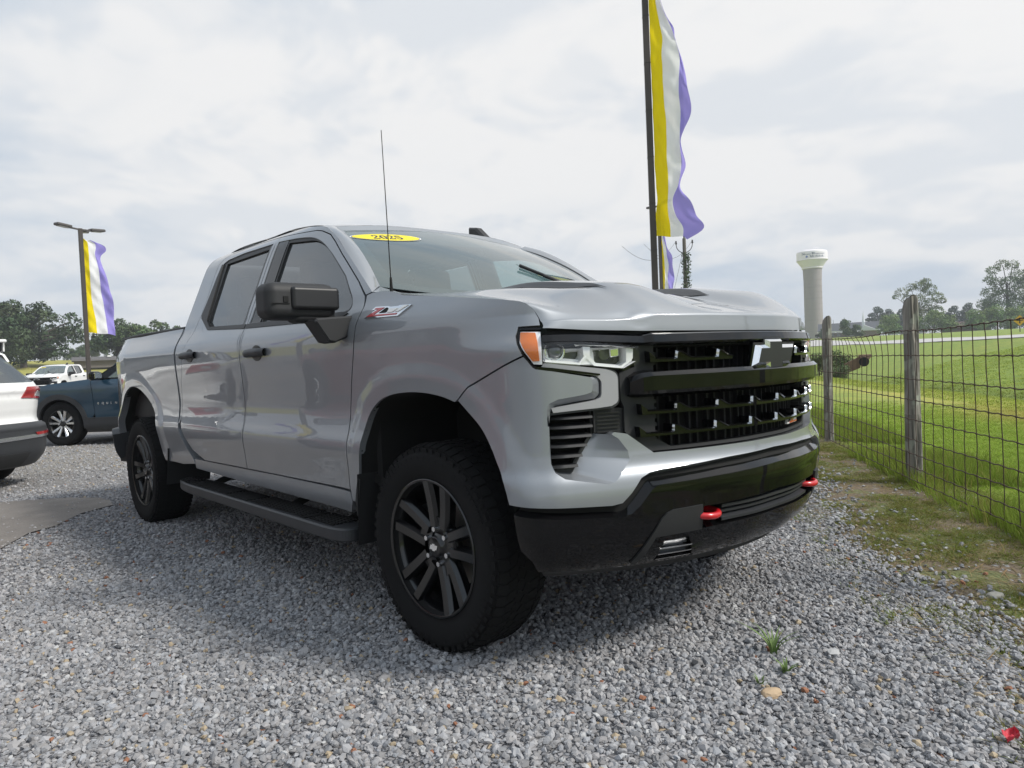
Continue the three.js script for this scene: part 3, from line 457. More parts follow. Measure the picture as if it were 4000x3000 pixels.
    mesh('projector_bezel', new THREE.TorusGeometry(.033, .0045, 8, 32).applyMatrix4(mm), VM.chrome, lamp);
    const p2 = sf(.745 * s, 1.122, -.065), n2 = sf.n(.745 * s, 1.122), m2 = new THREE.Matrix4().compose(new THREE.Vector3(...p2), new THREE.Quaternion().setFromUnitVectors(new THREE.Vector3(0, 0, 1), new THREE.Vector3(...n2)), new THREE.Vector3(1, 1, 1));
    mesh('lamp_bowl', merge([new THREE.LatheGeometry([[.006, -.03], [.02, -.022], [.03, .0], [.033, .015]].map(p => new THREE.Vector2(...p)), 24).rotateX(Math.PI / 2), rbox(.035, .03, .01, .004, .025, 0, .01)]).applyMatrix4(m2), VM.chrome, lamp);
    const fr = (P, w, n) => { const A = P.map(p => sf(p[0] * s, p[1] + w, -.022)), B = P.map(p => sf(p[0] * s, p[1] - w, -.022)), C = P.map(p => sf(p[0] * s, p[1] + w, -.075)); mesh(n, merge([strip(A, B), strip(C, A)]), VM.bright2, lamp); };
    fr([[.99, 1.110], [.865, 1.098], [.84, 1.117], [.812, 1.095], [.709, 1.082], [.668, 1.106], [.664, 1.138]], .0045, 'lamp_bezel');
    mesh('lamp_divider', panel(sf, q([[.853, 1.163], [.826, 1.160], [.826, 1.120], [.80, 1.094], [.87, 1.098], [.849, 1.120]]), { off: -.024, th: .05, max: .05 }), VM.bright2, lamp);
    mesh('lamp_end', panel(sf, q([[.690, 1.146], [.664, 1.142], [.664, 1.108], [.690, 1.094]]), { off: -.022, th: .05, max: .05 }), VM.bright2, lamp);
    const dr = mesh('running_light', panel(sf, rnd(q([[.995, 1.107], [.869, 1.091], [.770, 1.078, .03], [.729, 1.062, .03], [.729, .965, .03], [.755, .953], [.811, .949], [.894, .946], [.968, .942], [.975, .958], [.955, .961], [.893, .968], [.816, .976], [.792, .985, .012], [.790, 1.040, .012], [.811, 1.057], [.969, 1.082], [1.01, 1.088]])), { off: -.014, th: .03, max: .03 }), VM.drl, lamp);
    mesh('running_light_trim', panel(sf, rnd(q([[.78, 1.084], [.722, 1.07, .03], [.722, .958, .03], [.75, .945], [.98, .934], [.98, .942], [.755, .953], [.729, .966, .03], [.729, 1.062, .03], [.77, 1.078]])), { off: -.02, th: .04, max: .05 }), VM.plasticGrey, lamp);
    mesh('lamp_cover', panel(sf, rnd(q([[1.080, 1.214], [1.001, 1.211], [.999, 1.182], [.904, 1.178], [.655, 1.150], [.650, 1.098], [.706, 1.070], [.81, 1.088], [1.0, 1.106], [1.034, 1.106], [1.058, 1.142], [1.080, 1.176]])), { off: -.002, th: 0, max: .05 }), VM.lens, lamp);
  }
  // --- hood
  const hoodE = s => { const t = spl([[0, 1.856], [.38, 1.535], [.63, 1.322], [.8, 1.175], [.9, 1.091], [.945, 1.049], [.97, 1.024], [.99, 1.005], [1.0, 1.0], [1.08, 1.0]]), y = spl([[0, 1.417], [.38, 1.372], [.63, 1.346], [.8, 1.3265], [.9, 1.3135], [.945, 1.2995], [.97, 1.281], [.99, 1.256], [1.0, 1.246], [1.08, 1.222]]); return sf(t(s), y(s), -.001); };
  const VK = [0, .22, .34, .50, .575, .625, .68, .74, .82, .92, 1.0], SK = [0, .3, .6, .8, .92, .97, 1.0, 1.006, 1.08];
  const HY = [[1.415, 1.402, 1.349, 1.306, 1.279, 1.267, 1.259, 1.2545, 1.198], [1.418, 1.405, 1.354, 1.311, 1.281, 1.268, 1.26, 1.2555, 1.198], [1.428, 1.436, 1.398, 1.35, 1.298, 1.277, 1.261, 1.2565, 1.199], [1.428, 1.44, 1.411, 1.378, 1.314, 1.283, 1.261, 1.2565, 1.201], [1.425, 1.433, 1.404, 1.376, 1.316, 1.284, 1.261, 1.2565, 1.202], [1.422, 1.412, 1.384, 1.36, 1.308, 1.276, 1.255, 1.246, 1.203], [1.421, 1.411, 1.384, 1.354, 1.3, 1.27, 1.247, 1.244, 1.205], [1.42, 1.408, 1.376, 1.34, 1.292, 1.266, 1.245, 1.2425, 1.207], [1.418, 1.396, 1.36, 1.324, 1.286, 1.265, 1.247, 1.2445, 1.21], [1.416, 1.384, 1.35, 1.32, 1.293, 1.272, 1.25, 1.247, 1.216], [1.417, 1.378, 1.349, 1.3265, 1.308, 1.281, 1.246, 1.243, 1.222]];
  const cols = SK.map((_, j) => spl(VK.map((v, i) => [v, HY[i][j]])));
  const hoodY = (v, s) => spl(SK.map((k, j) => [k, cols[j](v)]))(s);
  const hoodP = (v, s) => {
    const a = Math.abs(v), sg = v < 0 ? -1 : 1, e = hoodE(s), f = sf(a, 1.21, 0), ss = Math.min(s, 1);
    const over = s > 1 ? .004 * sm((s - 1) / .006) + .004 * sm((s - 1) / .08) : 0, rx = -.02 - .155 * a * a, rz = .93 * a, e0 = [mix(-.175, sf(1, 1.21)[0], ss), mix(.93, sf(1, 1.21)[2], ss)];
    let x = mix(rx, f[0], ss) + over, z = mix(rz, f[2], ss), y = hoodY(a, s); const w = Math.pow(a, 8);
    x += w * (e[0] - e0[0]); z += w * (e[2] - e0[1]); y = mix(y, e[1], Math.pow(a, 20));
    return [x, y, z * sg];
  };
  const SS = [...Array.from({ length: 34 }, (_, i) => i / 34 * .9), ...Array.from({ length: 12 }, (_, i) => .9 + i / 12 * .09), .991, .995, .998, 1, 1.0015, 1.003, 1.006, 1.012, 1.03, 1.05, 1.065, 1.08];
  const sWarp = t => t < .7 ? t / .7 * .9 : .9 + (t - .7) / .3 * .18;
  const hood = mesh('hood', grid(150, SS.length - 1, (u, v) => hoodP(u * 2 - 1, SS[Math.round(v * (SS.length - 1))]), [2, 1.3]), body, T);
  mesh('hood_liner', grid(30, 20, (u, v) => { const p = hoodP((u * 2 - 1) * .97, v * 1.04); return [p[0] - .01, p[1] - .03, p[2]]; }), VM.dark, T);
  // raised scoops with dark side inserts
  for (const s of [1, -1]) {
    const hs = (v, q, dz, dy) => { const p = hoodP(v * s, q); return [p[0], p[1] + dy, p[2] + dz * s]; }, S = Array.from({ length: 25 }, (_, i) => i / 24), e = t => sm(t / .15) * sm((1 - t) / .25);
    mesh('scoop_insert', grid(24, 4, (u, v) => { const q = mix(.09, .80, u), c = .600, k = .024 * e(u) + .001; return hs(mix(c - k, c + k, v), q, .0035, .0025); }), VM.plasticGrey, hood);
    mesh('scoop_insert', grid(24, 4, (u, v) => { const q = mix(.14, .60, u), c = .285, k = .045 * e(u) + .001; return hs(mix(c + k, c - k, v), q, -.003, .0025); }), VM.plasticGrey, hood);
  }
  { const a = 1, P = Array.from({ length: 13 }, (_, i) => i / 12), c = (v, q, dy) => { const p = hoodP(v, q); return [p[0], p[1] + dy, p[2]]; }; mesh('centre_plate', merge([strip(P.map(t => c(mix(-.16, .16, t), .53, .016)), P.map(t => c(mix(-.20, .20, t), .74, .001))), strip(P.map(t => c(mix(-.16, .16, t), .53, .016)), P.map(t => c(mix(-.16, .16, t), .528, -.004)))]), body, hood); }
  // --- cowl, windscreen, roof
  const wb = a => { const e = a * a; return [mix(-.07, -.50, e), mix(1.395, 1.482, Math.pow(e, 1.3)), .815 * a]; }, wt = a => { const e = a * a; return [mix(-1.02, -1.095, e), mix(1.876, 1.846, e), .648 * a]; };
  const ws = (a, b, off = 0) => { const p = wb(a), q = wt(a), k = 4 * b * (1 - b); return [mix(p[0], q[0], b) + .03 * k + off * .5, mix(p[1], q[1], b) + .022 * k + off * .86, mix(p[2], q[2], b) + .012 * k * a]; };
  ws.n = (a, b) => { const e = .01, p = [0, 1, 2].map(i => ws(a + e, b)[i] - ws(a - e, b)[i]), q = [0, 1, 2].map(i => ws(a, b + e)[i] - ws(a, b - e)[i]), n = [p[1] * q[2] - p[2] * q[1], p[2] * q[0] - p[0] * q[2], p[0] * q[1] - p[1] * q[0]], l = Math.hypot(...n), sg = n[1] < 0 ? -1 : 1; return n.map(v => v / l * sg); };
  const wsq = (P, opt) => panel(ws, P, opt);
  const scr = mesh('windscreen', grid(30, 14, (u, v) => ws(u * 2 - 1, v)), VM.glassClear, T);
  const fritIn = rnd([[-.93, .07, .05], [.93, .07, .05], [.945, .70, .05], [-.945, .70, .05]]);
  mesh('screen_border', panel(ws, [[-.998, .0], [-.5, 0], [0, 0], [.5, 0], [.998, 0], [.998, .998], [.5, .998], [0, .998], [-.5, .998], [-.998, .998]], { holes: [fritIn.reverse()], off: -.004, th: 0, max: .12 }), std([.022, .022, .024], .5), scr);
  mesh('mirror_housing', wsq(rnd([[-.11, .97, .02], [.11, .97, .02], [.08, .72, .03], [-.08, .72, .03]]), { off: -.03, th: .03, max: .08 }), VM.dash, scr);
  // sticker
  {
    const el = Array.from({ length: 36 }, (_, i) => { const t = i / 36 * 6.2832; return [Math.cos(t), Math.sin(t)]; }), cA = .735, cB = .800, rA2 = .262, rB = .074, slope = .0;
    const E = k => el.map(p => [cA + p[0] * rA2 * k, cB + p[1] * rB * k + slope * p[0]]);
    const st = mesh('year_sticker', wsq(E(1), { off: .002, th: 0, max: .05 }), VM.white, scr);
    mesh('sticker_line', wsq(E(.965), { off: .0025, th: 0, max: .05 }), std([.02, .02, .08], .5), st);
    mesh('sticker_face', wsq(E(.945), { off: .003, th: 0, max: .05 }), std([.80, .66, .012], .45), st);
    const cv = document.createElement('canvas'); cv.width = 512; cv.height = 160; const x = cv.getContext('2d'); x.clearRect(0, 0, 512, 160); x.fillStyle = '#1d1a52'; x.font = 'bold 150px serif'; x.textAlign = 'center'; x.textBaseline = 'middle'; x.fillText('2025', 256, 86);
    const tx = new THREE.CanvasTexture(cv); tx.colorSpace = THREE.SRGBColorSpace;
    const g = grid(16, 4, (u, v) => ws(cA + (.5 - u) * .345, cB + (v - .5) * .112, .0042)); g.computeVertexNormals();
    mesh('sticker_number', g, std(0xffffff, .5, 0, { map: tx, alphaMap: null, transparent: true, alphaTest: .5 }), st);
  }
  const RXF = a => { const e = a * a; return [mix(-1.05, -1.125, e), mix(1.895, 1.862, e)]; };
  const railU = x => x, roofE = spl([[-2.72, 1.905], [-2.5, 1.93], [-1.9, 1.935], [-1.5, 1.925], [-1.2, 1.885], [-1.1, 1.862]]), roofC = spl([[-2.75, 1.91], [-2.6, 1.938], [-1.9, 1.965], [-1.5, 1.955], [-1.25, 1.93], [-1.10, 1.905], [-1.04, 1.893]]);
  const roofZ = spl([[-2.72, .66], [-2.5, .668], [-1.9, .665], [-1.4, .685], [-1.2, .695], [-1.1, .68]]);
  const roof = mesh('roof', grid(40, 40, (u, v) => { const a = u * 2 - 1, x = mix(RXF(a)[0], -2.715, v), e = Math.abs(a), z = roofZ(x) * a; const y = mix(roofC(x), roofE(x), Math.pow(e, 3.2)); return [x, y, z]; }), body, T);
  mesh('headliner', grid(12, 12, (u, v) => { const a = u * 2 - 1, x = mix(-1.12, -2.65, v), z = .63 * a; return [x, mix(roofC(x), roofE(x), a * a) - .05, z]; }), VM.headliner, T);
  { const A = Array.from({ length: 13 }, (_, i) => { const a = i / 6 - 1; return wt(a); }), B = Array.from({ length: 13 }, (_, i) => { const a = i / 6 - 1, x = RXF(a)[0]; return [x, mix(roofC(x), roofE(x), Math.pow(Math.abs(a), 3.2)), roofZ(x) * a]; }); mesh('roof_lip', strip(A, B), body, roof); }
  // windscreen pillars bridge skin and glass
  {
    const line = [[2.80, 1.868], [2.70, 1.838], [2.58, 1.778], [2.42, 1.675], [2.18, 1.522], [2.062, 1.445]], n = line.length - 1;
    const R = [0, .25, .5, .75, 1].map(k => line.map((p, i) => { const s = sf(p[0], p[1]), g = ws(1, 1 - i / n, .004), nn = sf.n(p[0], p[1]), b = Math.sin(Math.PI * k) * .018 * (1 - Math.pow(i / n, 3)); return [mix(s[0], g[0], k) + b * .5, mix(s[1], g[1], k) + b * .6, mix(s[2], g[2], k) + b * .6]; }));
    const RS = R.map(r => smoothLine(r, 5)), m = RS[0].length - 1; pair('windscreen_pillar', grid(m, 4, (u, v) => RS[Math.round(v * 4)][Math.round(u * m)]), body);
    const cow = [[2.062, 1.445], [1.97, 1.438], [1.86, 1.420]], q = Array.from({ length: 13 }, (_, i) => i / 12);
    mesh('cowl', grid(24, 2, (u, v) => { const a = u * 2 - 1, h = hoodP(a * .985, 0), w = wb(a); return [mix(w[0] - .02, h[0] + .02, v), mix(w[1], h[1] - .012, v) - .008, mix(w[2], h[2], v)]; }), VM.plastic, T);
    const cA = Array.from({ length: 9 }, (_, i) => sf(mix(2.062, 1.85, i / 8), mix(1.445, 1.418, i / 8), -.002)), cB = cA.map((p, i) => { const w = ws(1, 0, 0); return [mix(w[0], -.16, i / 8), mix(w[1], 1.408, i / 8), mix(w[2], .90, i / 8)]; }); pair('cowl_side', strip(cA, cB), body);
  }
  // cab back and bed
  mesh('cab_back', merge([grid(16, 12, (u, v) => { const a = u * 2 - 1, y = mix(.55, 1.90, v), s = sf(4.408, y); return [s[0] - .02 * (1 - a * a), y, s[2] * a]; })]), body, T);
  mesh('rear_window', xf(box(.01, .36, 1.1), M4(-2.745, 1.62, 0)), VM.glassDark, T);
  mesh('bed', merge([box(2.0, .04, 1.66, -3.74, .80, 0), box(2.0, .60, .02, -3.74, 1.10, .84), box(2.0, .60, .02, -3.74, 1.10, -.84), box(.03, .62, 1.7, -2.78, 1.10, 0)]), VM.plastic, T);
  pair('bed_rail_cap', tube([[-2.76, 1.437, .91], [-3.3, 1.442, .905], [-3.9, 1.447, .895], [-4.4, 1.448, .85], [-4.62, 1.446, .79]], .012, 8, 24), VM.plastic);
  const rl = Array.from({ length: 13 }, (_, i) => { const u = mix(4.43, 6.35, i / 12); return sf(u, 1.436, -.006); }); pair('bed_rail', strip(rl, rl.map(p => [p[0], p[1] + .004, p[2] - .09])), body);
  mesh('tailgate', panel(sf, [[6.37, 1.44], [6.37, .72], [2 * sf.umax - 6.37, .72], [2 * sf.umax - 6.37, 1.44]], { th: .06, max: .08 }), body, T);
  both('tail_lamp', rnd([[6.33, 1.395, .02], [6.44, 1.395, .02], [6.44, 1.02, .02], [6.33, 1.03, .02]]), VM.taillight, { off: .012, th: .03, max: .04 });
  mesh('rear_bumper', panel(sf, rnd([[6.00, .66], [6.10, .70, .03], [2 * sf.umax - 6.10, .70, .03], [2 * sf.umax - 6.00, .66], [2 * sf.umax - 6.03, .47], [6.03, .47]]), { off: .055, th: .12, max: .06 }), VM.plasticGrey, T);
  pair('rear_mud_flap', grid(3, 5, (u, v) => { const y = mix(.62, .36, v); return [mix(-2.99, -3.06, v) + .01 * Math.sin(v * 3), y, mix(.70, 1.0, u)]; }), VM.plastic);
  pair('rear_valance', box(.30, .16, .14, -4.30, .50, .84, 0, .2, 0), VM.plastic);
  pair('mud_flap', grid(4, 6, (u, v) => { const y = mix(.66, .335, v); return [mix(-.44, -.505, v), y, mix(.76, 1.012 - .03 * v, u)]; }), VM.plastic);
  pair('arch_trim', strip(Array.from({ length: 8 }, (_, i) => sf(mix(2.20, 2.115, i / 7), mix(.46, .64, i / 7), .004)), Array.from({ length: 8 }, (_, i) => sf(mix(2.15, 2.09, i / 7), mix(.45, .64, i / 7), .006))), VM.plastic);
  // --- mirrors
  {
    const ps = pair('mirror', merge([rbox(.15, .158, .325, .045, -.625, 1.414, 1.160), rbox(.10, .06, .20, .028, -.615, 1.352, 1.10)]), VM.plastic);
    pairOn('mirror_glass', box(.004, .12, .27, -.702, 1.416, 1.162), VM.chrome, ps);
    pairOn('mirror_cap', rbox(.05, .100, .222, .018, -.558, 1.424, 1.108), VM.satin, ps);
    pairOn('mirror_seam', box(.006, .003, .085, -.549, 1.40, 1.270), VM.dark, ps);
    pairOn('mirror_lamp', box(.012, .024, .022, -.552, 1.418, 1.243), VM.dark, ps);
    const arm = grid(6, 8, (u, v) => { const a = u * 6.2832, c = [mix(-.575, -.57, v), mix(1.345, 1.262, v), mix(1.075, 1.000, v)], w = mix(.095, .055, v); return [c[0] + Math.cos(a) * .055, c[1] + Math.sin(a) * .014 + (Math.cos(a) * 0), c[2] + Math.sin(a) * w * .55]; });
    pairOn('mirror_arm', merge([ext([[.958, 1.349], [1.135, 1.335], [1.145, 1.322], [1.085, 1.236], [1.055, 1.230], [.985, 1.256], [.94, 1.29]], .09, .008).applyMatrix4(new THREE.Matrix4().makeBasis(new THREE.Vector3(0, 0, 1), new THREE.Vector3(0, 1, 0), new THREE.Vector3(-1, 0, 0))).translate(-.50, 0, 0)]), VM.plastic, ps);
  }
  // --- step boards
  {
    const top = y => [[-2.80, .985], [-2.62, 1.005], [-.74, 1.047], [-.62, 1.043], [-.545, 1.022], [-.535, .94], [-.60, .90], [-2.86, .835], [-2.96, .86], [-2.93, .95]];
    const P = rnd(top().map(p => [...p, .04])), g = ext(P.map(p => [p[0], p[1]]), .045, .008).applyMatrix4(new THREE.Matrix4().makeBasis(new THREE.Vector3(1, 0, 0), new THREE.Vector3(0, 0, 1), new THREE.Vector3(0, -1, 0))).translate(0, .399, 0);
    const ps = pair('step_board', g, VM.plasticGrey);
    for (const [x0, x1] of [[-2.85, -2.72], [-2.62, -1.97], [-1.62, -.98], [-.90, -.66]]) {
      const B = []; for (let k = 0; k < 7; k++) { const z = mix(.874, .994, k / 6); B.push(rbox(x1 - x0, .006, .011, .002, (x0 + x1) / 2, .412, z + (((x0 + x1) / 2) + 1.7) * .019, 0, -.019, 0)); }
      pairOn('step_tread', merge(B), VM.rubber, ps);
    }
    for (const x of [-2.66, -1.80, -.95]) pairOn('step_divider', rbox(x === -1.80 ? .30 : .05, .004, .14, .002, x, .4105, .94 + (x + 1.7) * .02), VM.rubber, ps);
    for (const x of [-2.5, -1.35, -.75]) pairOn('step_bracket', merge([rod([x, .39, .90], [x, .45, .72], .022, 8), box(.10, .05, .06, x, .44, .74)]), VM.dark, ps);
  }
  // --- frame and underbody
  mesh('chassis', merge([box(5.0, .14, .10, -1.95, .56, .42), box(5.0, .14, .10, -1.95, .56, -.42), box(3.6, .02, 1.5, -1.6, .60, 0), box(.16, .12, 1.5, -3.745, .40, 0), box(.9, .22, .5, -1.9, .50, -.1), box(.5, .10, 1.3, .1, .46, 0), box(2.0, .02, 1.6, -3.7, .72, 0), box(.6, .3, 1.3, .35, .55, 0)]), VM.dark, T);
  mesh('exhaust', tube([[-1.2, .44, .35], [-2.3, .45, .42], [-3.2, .50, .50], [-4.2, .5, .62]], .045, 10, 24), VM.steel, T);
  mesh('cab_floor', merge([box(2.3, .04, 1.84, -1.55, .63, 0), box(.04, .8, 1.84, -.40, 1.0, 0)]), VM.dark, T);
  both('door_lining', [[2.22, 1.345], [2.8, 1.36], [4.3, 1.37], [4.3, .62], [2.25, .62]], VM.cloth, { off: -.09, th: .03, max: .12 });
  // --- cabin
  mesh('dashboard', merge([grid(20, 6, (u, v) => { const a = u * 2 - 1; return [mix(-.45, -.86, v) + .10 * (1 - a * a), mix(1.37, 1.345, v) + .03 * Math.sin(v * 3.1) * (1 - a * a * .5), .84 * a]; }), grid(20, 3, (u, v) => { const a = u * 2 - 1; return [mix(-.86, -.82, v) + .10 * (1 - a * a), mix(1.345, .95, v), .84 * a]; })]), VM.dash, T);
  const seatG = merge([rbox(.52, .16, .54, .06, 0, .90, 0), rbox(.14, .68, .52, .06, -.30, 1.24, 0, 0, 0, .18), rbox(.10, .20, .28, .045, -.40, 1.68, 0, 0, 0, .12), rod([-.39, 1.55, .06], [-.38, 1.62, .06], .008), rod([-.39, 1.55, -.06], [-.38, 1.62, -.06], .008)]);
  for (const [x, z] of [[-1.35, .42], [-1.35, -.42], [-2.25, .42], [-2.25, -.42]]) mesh('seat', xf(seatG, M4(x, 0, z)), VM.cloth, T);
  mesh('steering_wheel', merge([new THREE.TorusGeometry(.185, .016, 10, 36).applyMatrix4(M4(-.98, 1.24, -.42, 0, Math.PI / 2 - .0, 0)).applyMatrix4(M4()), rbox(.03, .07, .34, .02, -.97, 1.24, -.42)]), VM.dash, T);
  // --- aerial, fin, wiper, badges
  mesh('aerial', merge([rod([-.325, 1.425, .868], [-.325, 1.50, .869], .0085, 8, .005), rod([-.325, 1.50, .869], [-.340, 2.13, .872], .0026, 6, .0018)]), VM.dark, T);
  mesh('roof_fin', merge([ext([[-.13, 0], [.12, 0], [.115, .012], [.045, .020], [-.055, .10], [-.115, .105], [-.11, .022]], .028, .010).translate(0, 0, -.014)]).applyMatrix4(M4(-1.34, 1.908, -.56, 0, .0, -.10, 1.25, 1.1, 1.5)), VM.satin, T);
  { const wpt = (a, b) => ws(a, b, .018); mesh('wiper', merge([tube([wpt(-.62, .02), wpt(-.40, .06), wpt(-.12, .16), wpt(-.02, .25)], .009, 6, 20), tube([wpt(-.14, .15), wpt(.06, .37)], .008, 6, 8), tube([[-.15, .155], [-.05, .265], [.045, .375]].map(p => ws(p[0] - .015, p[1] + .01, .008)), .007, 6, 10)]), VM.satin, T); }
  if (!o.far) {
    // off-road badge on the fender: slanted Z71
    const B0 = [2.017, 1.318], bu2 = p => [B0[0] + .008 - p[0], B0[1] + .008 + p[1] * (1 - .5 * p[0]) - .042 * p[0]];
    const bord = [[0, 0], [.255, .006], [.318, .048], [.245, .046], [.235, .043], [.17, .040], [.06, .042], [.05, .038], [.048, .034], [.066, .033], [.012, .004]];
    const outer = [[-.006, -.003], [.252, .001], [.322, .0515], [.238, .0495], [.226, .046], [.172, .0435], [.150, .047], [.052, .0455], [.030, .032], [.060, .0315]];
    for (const s of [1, -1]) {
      const m = P => P.map(p => { const q = bu2(p); return [q[0] * s, q[1]]; });
      const bd = mesh('fender_badge', panel(sf, m(outer), { off: .006, th: .008, max: .05 }), VM.chrome, fd[s > 0 ? 0 : 1]);
      mesh('badge_red', panel(sf, m([[.010, .003], [.236, .007], [.242, .0125], [.062, .0105], [.128, .0405], [.062, .0395], [.052, .034], [.083, .0335]]), { off: .008, th: .004, max: .05 }), VM.badgeRed, bd);
      mesh('badge_black', panel(sf, m([[.100, .0165], [.148, .0175], [.180, .0325], [.168, .0325], [.150, .0405], [.140, .0385]]), { off: .0075, th: .004, max: .05 }), VM.dark, bd);
      mesh('badge_letters', panel(sf, m([[.164, .017], [.202, .018], [.236, .0345], [.170, .0335], [.176, .0395], [.245, .042]].slice(0, 4)), { off: .009, th: .004, max: .05 }), VM.white, bd);
      mesh('badge_letters', panel(sf, m([[.222, .018], [.244, .0185], [.304, .0475], [.272, .0465]]), { off: .009, th: .004, max: .05 }), VM.white, bd);
    }
    const gz = mesh('grille_badge', panel(sf, [[-.172, .819], [-.300, .819], [-.312, .842], [-.186, .842]], { off: -.012, th: .01, max: .05 }), VM.white, grille);
    mesh('badge_red', panel(sf, [[-.196, .821], [-.300, .821], [-.303, .827], [-.240, .8275], [-.268, .838], [-.226, .838], [-.206, .827]], { off: -.010, th: .004, max: .05 }), VM.badgeRed, gz);
    mesh('badge_black', panel(sf, [[-.180, .826], [-.196, .826], [-.212, .838], [-.190, .838]], { off: -.010, th: .004, max: .05 }), VM.dark, gz);
  }
  // --- wheels
  const W = o.wheel || makeWheel({ R: .408, w: .275, rimR: .266, face: .118, spokes: splitSpokes, rimMat: VM.rimBlack, lugs: 56, lugN: 6, bowtie: true });
  [[0, .838], [-3.745, .838]].forEach(([x, z], i) => [1, -1].forEach((s, j) => { const w = i + j ? W.clone() : W; w.position.set(x, .400, z * s); w.rotation.set(0, s > 0 ? 0 : Math.PI, i ? .5 : 0); T.add(w); }));
  T.userData.wheel = undefined; delete T.userData.wheel;
  return T;
}
// ---------------------------------------------------------------- the small SUV (two stand behind the pickup, others across the lot)
const SUV = (() => {
  const side = [[.20, .84], [.28, .90], [.42, .925], [.55, .932], [.66, .934], [.78, .943], [.88, .947], [.98, .940], [1.05, .915], [1.10, .892], [1.30, .80], [1.48, .712], [1.56, .655], [1.60, .60]]; side.ref = .945;
  const front = [[.20, -.12], [.28, -.05], [.40, .0], [.60, .02], [.75, .01], [.90, -.02], [1.0, -.08], [1.05, -.14]];
  const rear = [[.20, -.10], [.28, -.02], [.34, .02], [.46, .045], [.58, .05], [.63, .045], [.655, .01], [.70, -.01], [.82, .0], [.90, .01], [.97, .01], [1.0, .02], [1.05, .0], [1.12, -.04]];
  const sf = makeSkin({ plan: [[.92, -.2], [.93, 0], [.92, .3], [.87, .58], [.77, .76], [.62, .875], [.42, .93], [.1, .943], [-.6, .945], [-1.6, .945], [-2.6, .942], [-3.05, .925], [-3.36, .885], [-3.56, .81], [-3.66, .70], [-3.72, .5], [-3.755, .25], [-3.765, 0], [-3.76, -.2]], front, side, rear, ua: .55, ub: 1.15, uc: 4.7, ud: 5.25, extra: (a, y) => 0 });
  const find = (f, lo, hi) => { for (let i = 0; i < 40; i++) { const m = (lo + hi) / 2; if (f(m)) lo = m; else hi = m; } return lo; };
  sf.ux = x => find(m => sf.cp(m)[0] > x, .3, sf.umax - .3);
  sf.uz = z => find(m => sf.cp(m)[1] > z, sf.umax - 1.0, sf.umax);
  return sf;
})();
